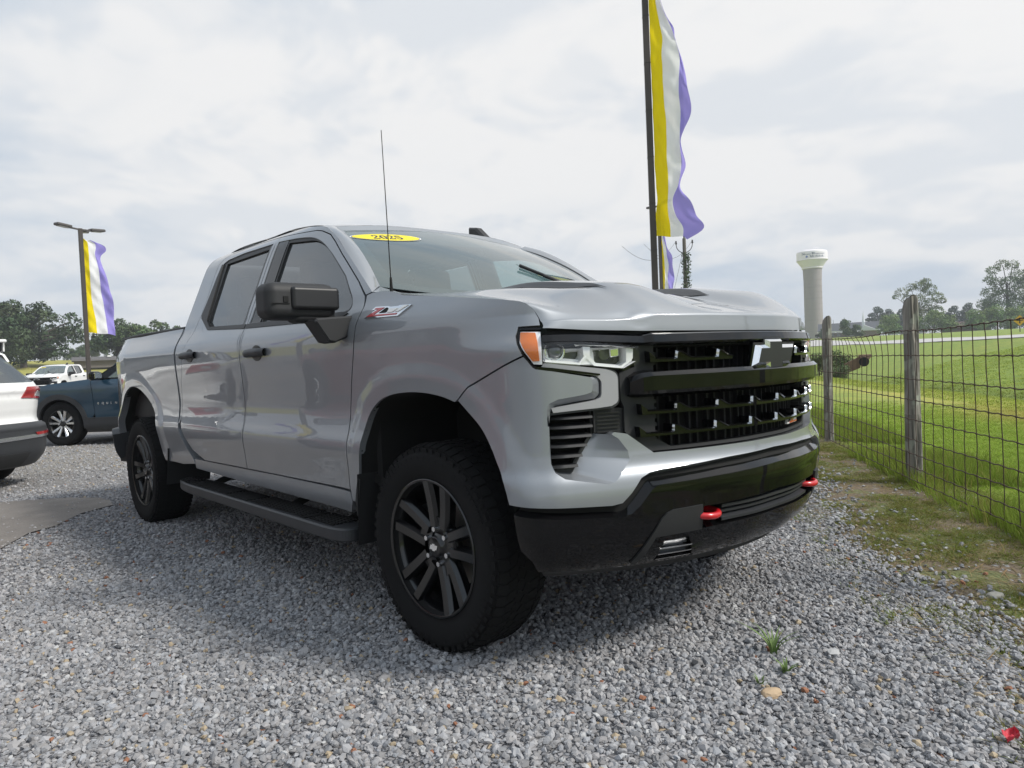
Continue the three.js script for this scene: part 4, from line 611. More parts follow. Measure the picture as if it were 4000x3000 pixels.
function makeSUV(paint, name, label, category, o = {}) {
  const sf = SUV, T = thing(name, label, category), X = P => P.map(p => [sf.ux(p[0]), ...p.slice(1)]), Zr = P => P.map(p => [p[0] >= 0 ? sf.uz(p[0]) : 2 * sf.umax - sf.uz(-p[0]), ...p.slice(1)]);
  const pr = (n, g, mat, ps) => [mesh(n, g, mat, ps ? ps[0] : T), mesh(n, mirrorZ(g), mat, ps ? ps[1] : T)];
  const both = (n, P, mat, opt = {}, ps) => pr(n, panel(sf, P, { max: .07, th: .03, ...opt }), mat, ps);
  const arc = (cx, r, a0, a1, n = 14, ky = 1) => Array.from({ length: n + 1 }, (_, i) => { const a = mix(a0, a1, i / n); return [cx + Math.cos(a) * r, .36 + Math.sin(a) * r * ky]; });
  const RX = -2.73, fo = arc(0, .50, -.02, 3.16), fi = arc(0, .415, -.2, 3.34), ro = arc(RX, .50, -.02, 3.16), ri = arc(RX, .415, -.2, 3.34);
  // sheet metal
  const fd = both('fender', X([[-.62, .52], [-.60, .9], [-.56, 1.065], [-.30, 1.06], [.25, 1.0], [.62, .90], [.66, .74], [.56, .40], ...fo.slice(1), [-.52, .40]]), paint);
  const d1 = both('front_door', X([[-.63, .44], [-.61, .9], [-.57, 1.06], [-1.56, 1.09], [-1.60, .44]]), paint);
  const d2 = both('rear_door', X([[-1.61, .44], [-1.57, 1.09], [-2.46, 1.115], [-2.42, .86], [-2.34, .72], [-2.24, .58], [-2.20, .44]]), paint);
  both('rear_quarter', X([[-2.21, .44], [-2.25, .58], [-2.35, .72], [-2.43, .86], [-2.47, 1.115], [-3.2, 1.115], [-3.45, 1.10], [-3.45, .67], [-3.22, .66], ...ro.slice().reverse().filter(p => p[1] > .46)]), paint);
  both('window', X([[-.84, 1.10], [-1.22, 1.42], [-1.55, 1.50], [-1.55, 1.105]]), VM.glassDark, { off: -.01, th: .01 }, d1);
  both('window', X([[-1.61, 1.108], [-1.61, 1.505], [-2.2, 1.50], [-2.45, 1.42], [-2.52, 1.135]]), VM.glassDark, { off: -.01, th: .01 }, d2);
  both('quarter_window', X([[-2.58, 1.14], [-2.54, 1.41], [-2.85, 1.38], [-3.10, 1.20]]), VM.glassDark, { off: -.01, th: .01 });
  both('window_frame', X([[-.56, 1.062], [-1.18, 1.46], [-1.55, 1.545], [-2.2, 1.55], [-2.75, 1.50], [-3.0, 1.42], [-3.42, 1.115], [-2.46, 1.118], [-1.6, 1.094]]), VM.gloss, { off: -.004, th: .03, holes: [X([[-.84, 1.10], [-1.22, 1.42], [-1.55, 1.50], [-1.55, 1.105]]), X([[-1.61, 1.108], [-1.61, 1.505], [-2.2, 1.50], [-2.45, 1.42], [-2.52, 1.135]]), X([[-2.58, 1.14], [-2.54, 1.41], [-2.85, 1.38], [-3.10, 1.20]])] });
  both('roof_rail', X([[-.90, 1.285], [-1.16, 1.47], [-1.55, 1.56], [-2.2, 1.565], [-2.75, 1.515], [-3.05, 1.43], [-3.22, 1.32], [-3.2, 1.40], [-2.8, 1.56], [-2.2, 1.598], [-1.5, 1.592], [-1.1, 1.50]]), paint, { off: .004 });
  // black cladding
  both('arch_cladding', X([...fo, ...fi.slice().reverse()]), VM.plasticGrey, { off: .012, th: .04 });
  both('arch_cladding', X([...ro, ...ri.slice().reverse()]), VM.plasticGrey, { off: .012, th: .04 });
  both('sill_cladding', X([[-.40, .46], [-2.36, .46], [-2.30, .22], [-.44, .22]]), VM.plasticGrey, { off: .010, th: .06 });
  for (const c of [0, RX]) { const A = arc(c, .418, -.3, 3.44, 16).map(p => sf(sf.ux(p[0]), p[1], .0)), B = A.map(p => [p[0], p[1], .55]); pr('wheel_house', merge([strip(A, B), strip(B, B.map(() => [c, .36, .55]))]), VM.dark); }
  // nose
  mesh('front_bumper', panel(sf, [...X([[.565, .40], [.66, .74], [.62, .88]]).slice(0, 2), [.6, .80], [-.6, .80], ...X([[.66, .74], [.565, .40]]).map(p => [-p[0], p[1]]), [-.9, .24], [.9, .24]], { th: .05, max: .08 }), paint, T);
  mesh('grille', panel(sf, [[.55, .74], [-.55, .74], [-.7, .42], [.7, .42]], { off: .006, th: .02, max: .08 }), VM.gloss, T);
  both('headlamp', [[.62, .80], [1.02, .86], [1.10, .80], [.75, .74], [.62, .745]], VM.drl, { off: .008, th: .03 });
  mesh('hood', grid(24, 16, (u, v) => { const a = u * 2 - 1, e = Math.abs(a), x0 = mix(.88 - .30 * e * e, .62, 0), x = mix(x0, -.42 - .12 * e, v), z = a * mix(.70, .86, v); return [x, mix(.86 - .02 * e, 1.085 - .03 * e * e, Math.pow(v, .62)) + .03 * Math.sin(v * 3.14) * (1 - e * .6), z]; }), paint, T);
  both('hood_side', X([[.62, .895], [.25, .995], [-.30, 1.055], [-.56, 1.062], [-.5, 1.09], [.2, 1.03], [.6, .93]]), paint, { off: -.01 });
  // glasshouse
  const roofY = spl([[-3.30, 1.515], [-3.0, 1.59], [-2.4, 1.655], [-1.9, 1.665], [-1.4, 1.635], [-1.05, 1.56]]);
  const ws = (a, v) => { const e = a * a; return [mix(-.44 - .22 * e, -1.10 - .10 * e, v), mix(1.07 + .02 * e, 1.565 - .06 * e, v) + .03 * Math.sin(v * 3.14), a * mix(.84, .64, v)]; };
  mesh('windscreen', grid(16, 10, (u, v) => ws(u * 2 - 1, v)), VM.glassClear, T);
  pr('windscreen_pillar', strip(Array.from({ length: 9 }, (_, i) => ws(1, i / 8)), X([[-.56, 1.062], [-1.20, 1.49]]).length ? Array.from({ length: 9 }, (_, i) => { const x = mix(-.58, -1.22, i / 8), y = mix(1.062, 1.50, Math.pow(i / 8, .95)); return sf(sf.ux(x), y, .004); }) : []), paint);
  mesh('roof', grid(24, 24, (u, v) => { const a = u * 2 - 1, x = mix(-1.10 - .10 * a * a, -3.20, v), w = spl([[-3.25, .60], [-2.4, .63], [-1.2, .645], [-1.0, .64]])(x); return [x, roofY(x) - .075 * Math.pow(Math.abs(a), 2.6), a * w]; }), paint, T);
  // tail
  const tg = mesh('tailgate', panel(sf, Zr([[.74, 1.085], [.74, .66], [-.74, .66], [-.74, 1.085]]), { th: .05, max: .07 }), paint, T);
  const q1 = both('rear_corner', [[sf.ux(-3.455), 1.10], [sf.ux(-3.455), .665], [sf.uz(.745), .66], [sf.uz(.745), 1.09]], paint);
  const rg = (a, v) => { const e = a * a; return [mix(-3.70 + .12 * e, -3.28 + .08 * e, v), mix(1.085, 1.45, v), a * mix(.76, .60, v)]; };
  mesh('rear_window', grid(14, 8, (u, v) => rg(u * 2 - 1, v)), VM.glassDark, T);
  pr('rear_pillar', strip(Array.from({ length: 9 }, (_, i) => { const p = rg(1, i / 8); return [p[0] - .004, p[1], p[2]]; }), Array.from({ length: 9 }, (_, i) => { const x = mix(-3.45, -3.02, i / 8), y = mix(1.10, 1.44, i / 8); return sf(sf.ux(x), y, .0); })), VM.gloss);
  mesh('spoiler', merge([rbox(.30, .035, 1.22, .015, -3.29, 1.525, 0, 0, 0, -.06), rbox(.20, .10, .02, .008, -3.28, 1.47, .61), rbox(.20, .10, .02, .008, -3.28, 1.47, -.61)]), paint, T);
  mesh('spoiler_underside', rbox(.26, .10, 1.18, .02, -3.25, 1.47, 0), VM.gloss, T);
  mesh('rear_wiper', merge([rod([-3.70, 1.10, .05], [-3.66, 1.15, -.35], .016), rbox(.05, .05, .12, .02, -3.715, 1.10, .05)]), VM.satin, T);
  const tl = both('tail_lamp', [...Zr([[.60, 1.035], [.52, .925]]), [sf.ux(-3.42), .90], [sf.ux(-3.30), .94], [sf.ux(-3.36), 1.035]], VM.red, { off: .012, th: .04 });
  both('lamp_insert', [...Zr([[.70, 1.02], [.66, .935]]), [sf.ux(-3.50), .915], [sf.ux(-3.52), .985]], VM.lens, { off: .016, th: .006 }, tl);
  both('lamp_insert', [...Zr([[.72, 1.0], [.69, .94]]), [sf.ux(-3.56), .925], [sf.ux(-3.58), .98]], VM.drl, { off: .0145, th: .006 }, tl);
  mesh('rear_bumper', panel(sf, [[sf.ux(-3.19), .64], ...Zr([[.70, .655], [0, .655], [-.70, .655]]), [2 * sf.umax - sf.ux(-3.19), .64], [2 * sf.umax - sf.ux(-3.16), .26], ...Zr([[-.5, .22], [.5, .22]]), [sf.ux(-3.16), .26]], { off: .02, th: .10, max: .07 }), VM.plasticGrey, T);
  mesh('bumper_strip', panel(sf, Zr([[.80, .545], [0, .53], [-.80, .545], [-.80, .51], [0, .49], [.80, .51]]), { off: .030, th: .02, max: .08 }), VM.satinChrome, T);
  mesh('diffuser', panel(sf, Zr([[.55, .37], [-.55, .37], [-.50, .25], [.50, .25]]), { off: .034, th: .03, max: .08 }), VM.plastic, T);
  both('reflector', Zr([[.60, .56], [.84, .567], [.84, .54], [.62, .532]]), VM.red, { off: .036, th: .01 });
  const pl = mesh('plate_frame', panel(sf, Zr([[.17, .885], [-.17, .885], [-.17, .70], [.17, .70]]), { off: .02, th: .015, max: .08 }), VM.chrome, tg);
  mesh('plate', panel(sf, Zr([[.155, .87], [-.155, .87], [-.155, .715], [.155, .715]]), { off: .022, th: .004, max: .08 }), VM.white, pl);
  { const E = ccw(tie(.20, .052)); mesh('emblem', ext(E, .010, .004).rotateY(-Math.PI / 2).translate(-3.785, .965, 0), phy([.55, .27, .04], { metalness: .6, roughness: .35, clearcoat: .6 }), tg); }
  // mirrors, cabin, underbody, wheels
  const mi = pr('mirror', merge([rbox(.12, .14, .21, .05, -.76, 1.14, 1.06), rod([-.74, 1.10, .88], [-.76, 1.11, 1.0], .03)]), VM.gloss);
  pr('mirror_glass', box(.004, .10, .16, -.823, 1.14, 1.065), VM.chrome, mi);
  pr('door_handle', rbox(.20, .024, .03, .011, -1.42, .965, .955), paint, d1); pr('door_handle', rbox(.20, .024, .03, .011, -2.25, .985, .952), paint, d2);
  mesh('interior', merge([box(2.6, .04, 1.6, -1.9, .45, 0), box(.35, .35, 1.45, -.75, .90, 0), ...[.38, -.38].flatMap(z => [rbox(.14, .62, .48, .06, -1.62, 1.02, z, 0, 0, .15), rbox(.1, .18, .26, .04, -1.68, 1.40, z), rbox(.14, .60, .48, .06, -2.55, 1.02, z, 0, 0, .15)]), box(2.0, .04, 1.2, -2.1, 1.50, 0), box(.06, .6, 1.5, -2.85, .85, 0)]), VM.cloth, T);
  both('inner_shell', X([[-.45, .98], [-3.3, 1.06], [-3.2, .62], [-2.15, .9], [-2.1, .4], [-.65, .4], [-.6, .9]]), VM.dark, { off: -.05, th: 0, max: .12 });
  mesh('underbody', merge([box(3.9, .05, 1.3, -1.4, .36, 0), box(.12, .1, 1.3, RX, .36, 0)]), VM.dark, T);
  const W = makeWheel({ R: .368, w: .225, rimR: .228, face: .095, spokes: tenSpokes, rimMat: VM.satin, spokeMat: VM.satinChrome, lugN: 5 });
  [[0, .815], [RX, .815]].forEach(([x, z], i) => [1, -1].forEach((s, j) => { const w = i + j ? W.clone() : W; w.position.set(x, .366, z * s); w.rotation.set(0, s > 0 ? 0 : Math.PI, 0); T.add(w); }));
  return { T, d1, d2, fd };
}
function retint(root, name, from, to, label, group) { // a copy in another colour
  const c = root.clone(); c.name = numbered(name); c.userData = { ...root.userData, label }; delete c.userData.group; if (group) c.userData.group = group;
  c.traverse(m => { if (m.isMesh && m.material === from) m.material = to; }); scene.add(c); return c;
}
// ---------------------------------------------------------------- the ground
const CAM = [2.29, 2.60], FE = [.586, .8103], FN = [.8103, -.586], F0 = [.226, -3.624];     // fence line: foot of the near post, along, and away from the lot
const sOf = (x, z) => (x - F0[0]) * FN[0] + (z - F0[1]) * FN[1], tOf = (x, z) => (x - F0[0]) * FE[0] + (z - F0[1]) * FE[1];
const stP = (s, t) => [F0[0] + FN[0] * s + FE[0] * t, F0[1] + FN[1] * s + FE[1] * t];
const lawnS = spl([[-2, 0], [0, .0], [2, -.03], [4, -.10], [6.2, -.28], [7.6, -.62], [8.6, -.66], [9.8, -.42], [13, .30], [16, .85], [19, 1.32], [26, 1.58], [40, 2.0], [80, 2.6], [400, 4]]);
function H(x, z) {
  const d = Math.hypot(x - CAM[0], z - CAM[1]), s = sOf(x, z), far = 1.114 + d * .0135;
  const e = Math.max(0, d - 25), L = d < 150 ? .0003 * e * e : 4.69 + (d - 150) * .026;
  let R = lawnS(s); R = mix(R, far, sm((d - 70) / 90) * sm((s - 8) / 20));
  const w = sm((s + 1) / 7);
  let h = mix(L, mix(R, Math.max(L, R), sm((d - 90) / 80) * 0), w);
  if (d > 20) h += (fbm(x * .05, 0, z * .05, 3) - .5) * .3 * sm((d - 20) / 40);
  return h;
}
const at = (az, el, d) => { const a = az * Math.PI / 180; return [CAM[0] + Math.cos(a) * d, 1.1138 + d * Math.tan(el * Math.PI / 180), CAM[1] + Math.sin(a) * d]; };
const foot = (az, d, dy = 0) => { const p = at(az, 0, d); return [p[0], H(p[0], p[2]) + dy, p[2]]; };
// tiling textures, wrapped so that they repeat without seams
function tileTex(n, f, srgb = true) {
  const d = new Uint8Array(n * n * 4); for (let j = 0; j < n; j++) for (let i = 0; i < n; i++) { const c = f(i / n, j / n), o = (j * n + i) * 4; for (let q = 0; q < 3; q++) d[o + q] = Math.max(0, Math.min(255, c[q] * 255)); d[o + 3] = 255; }
  const t = new THREE.DataTexture(d, n, n); t.wrapS = t.wrapT = THREE.RepeatWrapping; t.magFilter = THREE.LinearFilter; t.minFilter = THREE.LinearMipmapLinearFilter; t.generateMipmaps = true; if (srgb) t.colorSpace = THREE.SRGBColorSpace; t.needsUpdate = true; return t;
}
const tn = (u, v, k, sd) => { // periodic noise: k cells per tile
  const x = u * k, y = v * k, xi = Math.floor(x), yi = Math.floor(y); let fx = x - xi, fy = y - yi; fx = fx * fx * (3 - 2 * fx); fy = fy * fy * (3 - 2 * fy); const h = (a, b) => hash3(((a % k) + k) % k, ((b % k) + k) % k, sd);
  return mix(mix(h(xi, yi), h(xi + 1, yi), fx), mix(h(xi, yi + 1), h(xi + 1, yi + 1), fx), fy);
};
const tfbm = (u, v, k, sd, o = 4) => { let a = 0, w = 1, s = 0; for (let i = 0; i < o; i++) { a += w * tn(u, v, k, sd + i); s += w; w *= .55; k *= 2; } return a / s; };
const lin2s = c => c <= .0031308 ? 12.92 * c : 1.055 * Math.pow(c, 1 / 2.4) - .055;
function voro(u, v, k, sd) { // nearest stone: [edge distance, id]
  const x = u * k, y = v * k, xi = Math.floor(x), yi = Math.floor(y); let d1 = 9, d2 = 9, id = 0;
  for (let a = -1; a < 2; a++) for (let b = -1; b < 2; b++) { const cx = ((xi + a) % k + k) % k, cy = ((yi + b) % k + k) % k, px = xi + a + hash3(cx, cy, sd), py = yi + b + hash3(cx, cy, sd + 1), d = Math.hypot(px - x, (py - y)); if (d < d1) { d2 = d1; d1 = d; id = cx * 131 + cy; } else if (d < d2) d2 = d; }
  return [d2 - d1, id];
}
const stoneCol = h => { // crushed grey stone with a few tan and rusty bits
  if (h > .996) return [.26, .12, .07]; if (h > .975) return [.36, .29, .20]; if (h > .94) return [.42, .42, .42];
  const v = .19 + .175 * Math.pow(h / .94, 1.1); const c = (h * 37) % 1; return [v * (.965 + .06 * c), v * .99, v * (1.045 - .06 * c)]; };
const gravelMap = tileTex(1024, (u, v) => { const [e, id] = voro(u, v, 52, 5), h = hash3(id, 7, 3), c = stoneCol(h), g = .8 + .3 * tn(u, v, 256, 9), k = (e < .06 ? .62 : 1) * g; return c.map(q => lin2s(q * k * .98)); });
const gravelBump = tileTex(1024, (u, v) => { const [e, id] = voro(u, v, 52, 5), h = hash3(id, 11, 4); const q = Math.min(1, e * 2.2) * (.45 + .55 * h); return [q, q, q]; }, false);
const grassMap = tileTex(512, (u, v) => { const a = tfbm(u, v, 8, 21, 5), b = tfbm(u, v, 64, 33, 3), k = .55 + .9 * b * (.6 + .8 * a); return [.205 * k * (.8 + .45 * a), .255 * k, .042 * k].map(lin2s); });
const soilMap = tileTex(1024, (u, v) => {
  const a = tfbm(u, v, 5, 41, 5), b = tfbm(u, v, 90, 45, 3), [e, id] = voro(u, v, 70, 15), h = hash3(id, 5, 6); let c = [.19, .145, .10].map(q => q * (.55 + .55 * a + .5 * (b - .5)));
  const m = sm((tfbm(u, v, 7, 77, 4) - .46) / .16); c = c.map((q, i) => mix(q, [.115, .15, .045][i] * (.6 + .8 * b), m * .75));
  if (h > .93 && e > .10) c = stoneCol(hash3(id, 9, 2)).map(q => q * .9); return c.map(lin2s);
});
const soilBump = tileTex(512, (u, v) => { const q = .6 * tfbm(u, v, 24, 51, 4) + .4 * tn(u, v, 128, 60); return [q, q, q]; }, false);
function sheet(name, P, mat, tile, col) { // P: rows of [x, z, dy]
  const n = P[0].length - 1, m = P.length - 1, pos = [], uv = [], I = [], C = [];
  for (const r of P) for (const p of r) { pos.push(p[0], H(p[0], p[1]) + (p[2] || 0), p[1]); uv.push(p[0] / tile, p[1] / tile); if (col) C.push(...col(p[0], p[1])); }
  for (let j = 0; j < m; j++) for (let i = 0; i < n; i++) { const a = j * (n + 1) + i, b = a + 1, c = a + n + 1, d = c + 1; I.push(a, c, d, a, d, b); }
  const g = toGeo(pos, null, I, uv); if (col) g.setAttribute('color', new THREE.BufferAttribute(new Float32Array(C), 3)); g.computeVertexNormals();
  const N = g.attributes.normal; let up = 0; for (let i = 0; i < N.count; i++) up += N.getY(i); if (up < 0) { const A = g.index.array; for (let i = 0; i < A.length; i += 3) { const t = A[i]; A[i] = A[i + 1]; A[i + 1] = t; } g.computeVertexNormals(); }
  return tag(mesh(name, g, mat), null, null, null, 'structure');
}
{
  // one sheet to the horizon: mown grass, drier along the ditch, a pale field to the left
  const rows = []; for (let j = 0; j <= 110; j++) { const r = j ? 1.2 * Math.pow(700 / 1.2, j / 110) : .02; rows.push(Array.from({ length: 361 }, (_, i) => { const a = i / 360 * 2 * Math.PI; return [CAM[0] + Math.cos(a) * r, CAM[1] + Math.sin(a) * r, 0]; })); }
  sheet('lawn', rows, std([1, 1, 1], .95, 0, { map: grassMap, vertexColors: true }), 2.6, (x, z) => {
    const s = sOf(x, z), n = fbm(x * .35, 2, z * .35, 4), n2 = fbm(x * .07, 5, z * .07, 3);
    const dry = sm((s - 2.2) / 1.5) * sm((6.8 - s) / 1.2) * sm((n - .25) / .35) * .95 + .35 * sm((n2 - .52) / .2), wet = sm((s - 6.9) / .8) * sm((10 - s) / 1.2) * .6 * sm((n - .3) / .3);
    let c = [.92, 1.0, .9]; c = [mix(c[0], 1.42, dry * .62), mix(c[1], 1.10, dry * .6), mix(c[2], 1.1, dry * .5)]; const k = 1 - wet * .5;
    const fl = s < -2 ? sm((Math.hypot(x - CAM[0], z - CAM[1]) - 50) / 20) : 0; c = [mix(c[0], 1.55, fl), mix(c[1], 1.18, fl), mix(c[2], 1.5, fl)];
    return c.map(q => q * k * (.86 + .3 * n));
  });
  const gEdge = t => -.90 + (fbm(t * .9, 3, 1, 4) - .5) * .6;
  // gravel lot
  const gr = []; for (let j = 0; j <= 150; j++) { const t = mix(-78, 42, j / 150), row = []; for (let i = 0; i <= 90; i++) { const k = Math.pow(i / 90, 2.2), s = mix(gEdge(t), -58, k); const p = stP(s, t); row.push([p[0], p[1], .006]); } gr.push(row); }
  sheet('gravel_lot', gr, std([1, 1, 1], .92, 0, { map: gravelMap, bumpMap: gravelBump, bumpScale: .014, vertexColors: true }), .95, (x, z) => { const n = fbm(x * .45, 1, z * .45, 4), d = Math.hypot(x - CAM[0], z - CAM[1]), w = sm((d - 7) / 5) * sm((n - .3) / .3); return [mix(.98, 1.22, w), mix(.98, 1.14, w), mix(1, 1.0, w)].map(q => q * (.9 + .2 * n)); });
  // trodden soil along the fence
  const so = []; for (let j = 0; j <= 120; j++) { const t = mix(-40, 14, j / 120), a = gEdge(t) - .12, b = .22 + (fbm(t * 1.3, 8, 2, 4) - .5) * .9; so.push(Array.from({ length: 13 }, (_, i) => { const p = stP(mix(a, b, i / 12), t); return [p[0], p[1], .0015 + .016 * sm((i / 12 - .12) / .3) * fbm(p[0] * 3, 0, p[1] * 3, 3)]; })); }
  sheet('soil_strip', so, std([1, 1, 1], .95, 0, { map: soilMap, bumpMap: soilBump, bumpScale: .02 }), 1.5);
  // worn asphalt patch at the left edge
  const near = [[-3.42, 2.10], [-3.57, 1.91], [-4.0, 1.68], [-4.11, 1.50], [-4.52, 1.24], [-4.72, .95], [-5.05, .90]], fr = [[-6.5, 3.6], [-6.3, 2.9], [-6.1, 2.2], [-5.89, 1.62], [-5.72, 1.35], [-5.56, 1.12], [-5.28, .94]];
  const as = near.map((p, i) => Array.from({ length: 9 }, (_, k) => { const q = [mix(p[0], fr[i][0], k / 8), mix(p[1], fr[i][1], k / 8)]; return [...q, .016]; })); as.unshift(Array.from({ length: 9 }, (_, k) => [mix(-3.1, -6.6, k / 8), 4.4, .016]));
  sheet('asphalt_patch', smoothRows(as), std([1, 1, 1], .93, 0, { map: tileTex(512, (u, v) => { const a = tfbm(u, v, 6, 91, 5), b = tn(u, v, 200, 95), k = .62 + .45 * a + .25 * (b - .5); return [.22 * k, .20 * k, .182 * k].map(lin2s); }), bumpMap: soilBump, bumpScale: .006 }), 1.1);
  function smoothRows(r) { return r; }
  // road beyond the ditch
  const rd = []; for (let j = 0; j <= 80; j++) { const t = mix(-150, 60, j / 80); rd.push(Array.from({ length: 5 }, (_, i) => { const p = stP(mix(19, 26, i / 4), t); return [p[0], p[1], .03]; })); }
  sheet('road', rd, std([.46, .445, .43], .9), 4);
  const ln = s => { const r = []; for (let j = 0; j <= 80; j++) { const t = mix(-150, 60, j / 80); r.push([stP(s, t), stP(s + .14, t)].map(p => [p[0], p[1], .045])); } return r; };
  sheet('road_marking', ln(19.35), std([.75, .75, .72], .8), 4); sheet('road_marking', ln(25.6), std([.75, .75, .72], .8), 4);
}
// ---------------------------------------------------------------- loose stones, turf, weeds
{
  const R = rng(77), variants = 7, lists = Array.from({ length: variants }, () => []);
  const geos = Array.from({ length: variants }, (_, v) => { const g = new THREE.IcosahedronGeometry(1, v < 2 ? 1 : 0), p = g.attributes.position, m = new Map(); for (let i = 0; i < p.count; i++) { const k = [p.getX(i), p.getY(i), p.getZ(i)].map(q => q.toFixed(3)).join(); if (!m.has(k)) m.set(k, .62 + .62 * R()); const f = m.get(k); p.setXYZ(i, p.getX(i) * f, p.getY(i) * f * .62, p.getZ(i) * f * (.62 + .05 * v)); } const q = g.index ? g.toNonIndexed() : g; q.computeVertexNormals(); return q; });
  const AP = [[-3.42, 2.10], [-3.57, 1.91], [-4.0, 1.68], [-4.11, 1.50], [-4.52, 1.24], [-4.72, .95], [-5.05, .90], [-5.28, .94], [-5.56, 1.12], [-5.72, 1.35], [-5.89, 1.62], [-6.1, 2.2], [-6.5, 3.6], [-6.6, 4.4], [-3.1, 4.4]];
  const asph = (x, z) => { x += (R() + R() - 1) * .10; z += (R() + R() - 1) * .10; let c = R() < .93; if (!c) return false; let k = false; for (let i = 0, j = AP.length - 1; i < AP.length; j = i++) if ((AP[i][1] > z) !== (AP[j][1] > z) && x < (AP[j][0] - AP[i][0]) * (z - AP[i][1]) / (AP[j][1] - AP[i][1]) + AP[i][0]) k = !k; return k; };
  const inWheel = (x, z) => [[0, .84], [-3.745, .84], [0, -.84], [-3.745, -.84]].some(c => Math.abs(x - c[0]) < .13 && Math.abs(z - c[1]) < .14);
  const put = (n, d0, d1, sc) => { for (let i = 0; i < n; i++) {
    const d = Math.sqrt(mix(d0 * d0, d1 * d1, R())), a = (222.7 + (R() - .5) * 104) * Math.PI / 180, x = CAM[0] + Math.cos(a) * d, z = CAM[1] + Math.sin(a) * d, s = sOf(x, z), t = tOf(x, z);
    const e = -.90 + (fbm(t * .9, 3, 1, 4) - .5) * .6, over = s - e; if (over > .07 && R() > Math.exp(-(over - .07) / .10) * .72 + (over < .9 ? .014 : 0)) continue; if (s > .3 || asph(x, z) || inWheel(x, z)) continue;
    const q = .0070 + .0092 * Math.pow(R(), 1.5) + (R() > .985 ? .008 : 0); lists[Math.floor(R() * variants)].push([x, H(x, z) + .006 + q * (.05 + .38 * R()) + (over > 0 ? .006 : 0), z, q * sc, R(), R(), R(), R()]);
  } };
  put(76000, 1.2, 4.6, 1.08); put(80000, 4.6, 8.5, 1.15); put(46000, 8.5, 15, 1.3);
  const mat = std([1, 1, 1], .88), o = new THREE.Object3D(), c = new THREE.Color();
  const grp = new THREE.Group(); grp.name = 'loose_gravel'; grp.userData = { kind: 'stuff', label: 'loose crushed grey stones covering the lot', category: 'gravel' }; scene.add(grp);
  lists.forEach((L, v) => { const im = new THREE.InstancedMesh(geos[v], mat, L.length); im.name = 'stones'; L.forEach((q, i) => { o.position.set(q[0], q[1], q[2]); o.rotation.set((q[4] - .5) * 1.5, q[5] * 6.28, (q[6] - .5) * 1.5); o.scale.setScalar(q[3]); o.updateMatrix(); im.setMatrixAt(i, o.matrix); const k = stoneCol(q[7]); im.setColorAt(i, c.setRGB(...k.map(w => w * 1.04))); }); im.castShadow = im.receiveShadow = true; im.userData = { kind: 'stuff' }; grp.add(im); });
}
const bladeGeo = (n, seed, spread, lean) => { const R = rng(seed), P = [], I = []; for (let i = 0; i < n; i++) { const a = R() * 6.28, r = R() * spread, x = Math.cos(a) * r, z = Math.sin(a) * r, b = R() * 6.28, w = .018 + .02 * R(), h = .55 + .45 * R(), l = lean * (.3 + R()), dx = Math.cos(b) * w, dz = Math.sin(b) * w, lx = Math.cos(a + R()) * l, lz = Math.sin(a + R()) * l, s = P.length / 3; P.push(x - dx, 0, z - dz, x + dx, 0, z + dz, x + lx * .4 - dx * .7, h * .6, z + lz * .4 - dz * .7, x + lx * .4 + dx * .7, h * .6, z + lz * .4 + dz * .7, x + lx, h, z + lz); I.push(s, s + 1, s + 3, s, s + 3, s + 2, s + 2, s + 3, s + 4); } const g = toGeo(P, null, I); g.computeVertexNormals(); return g; };
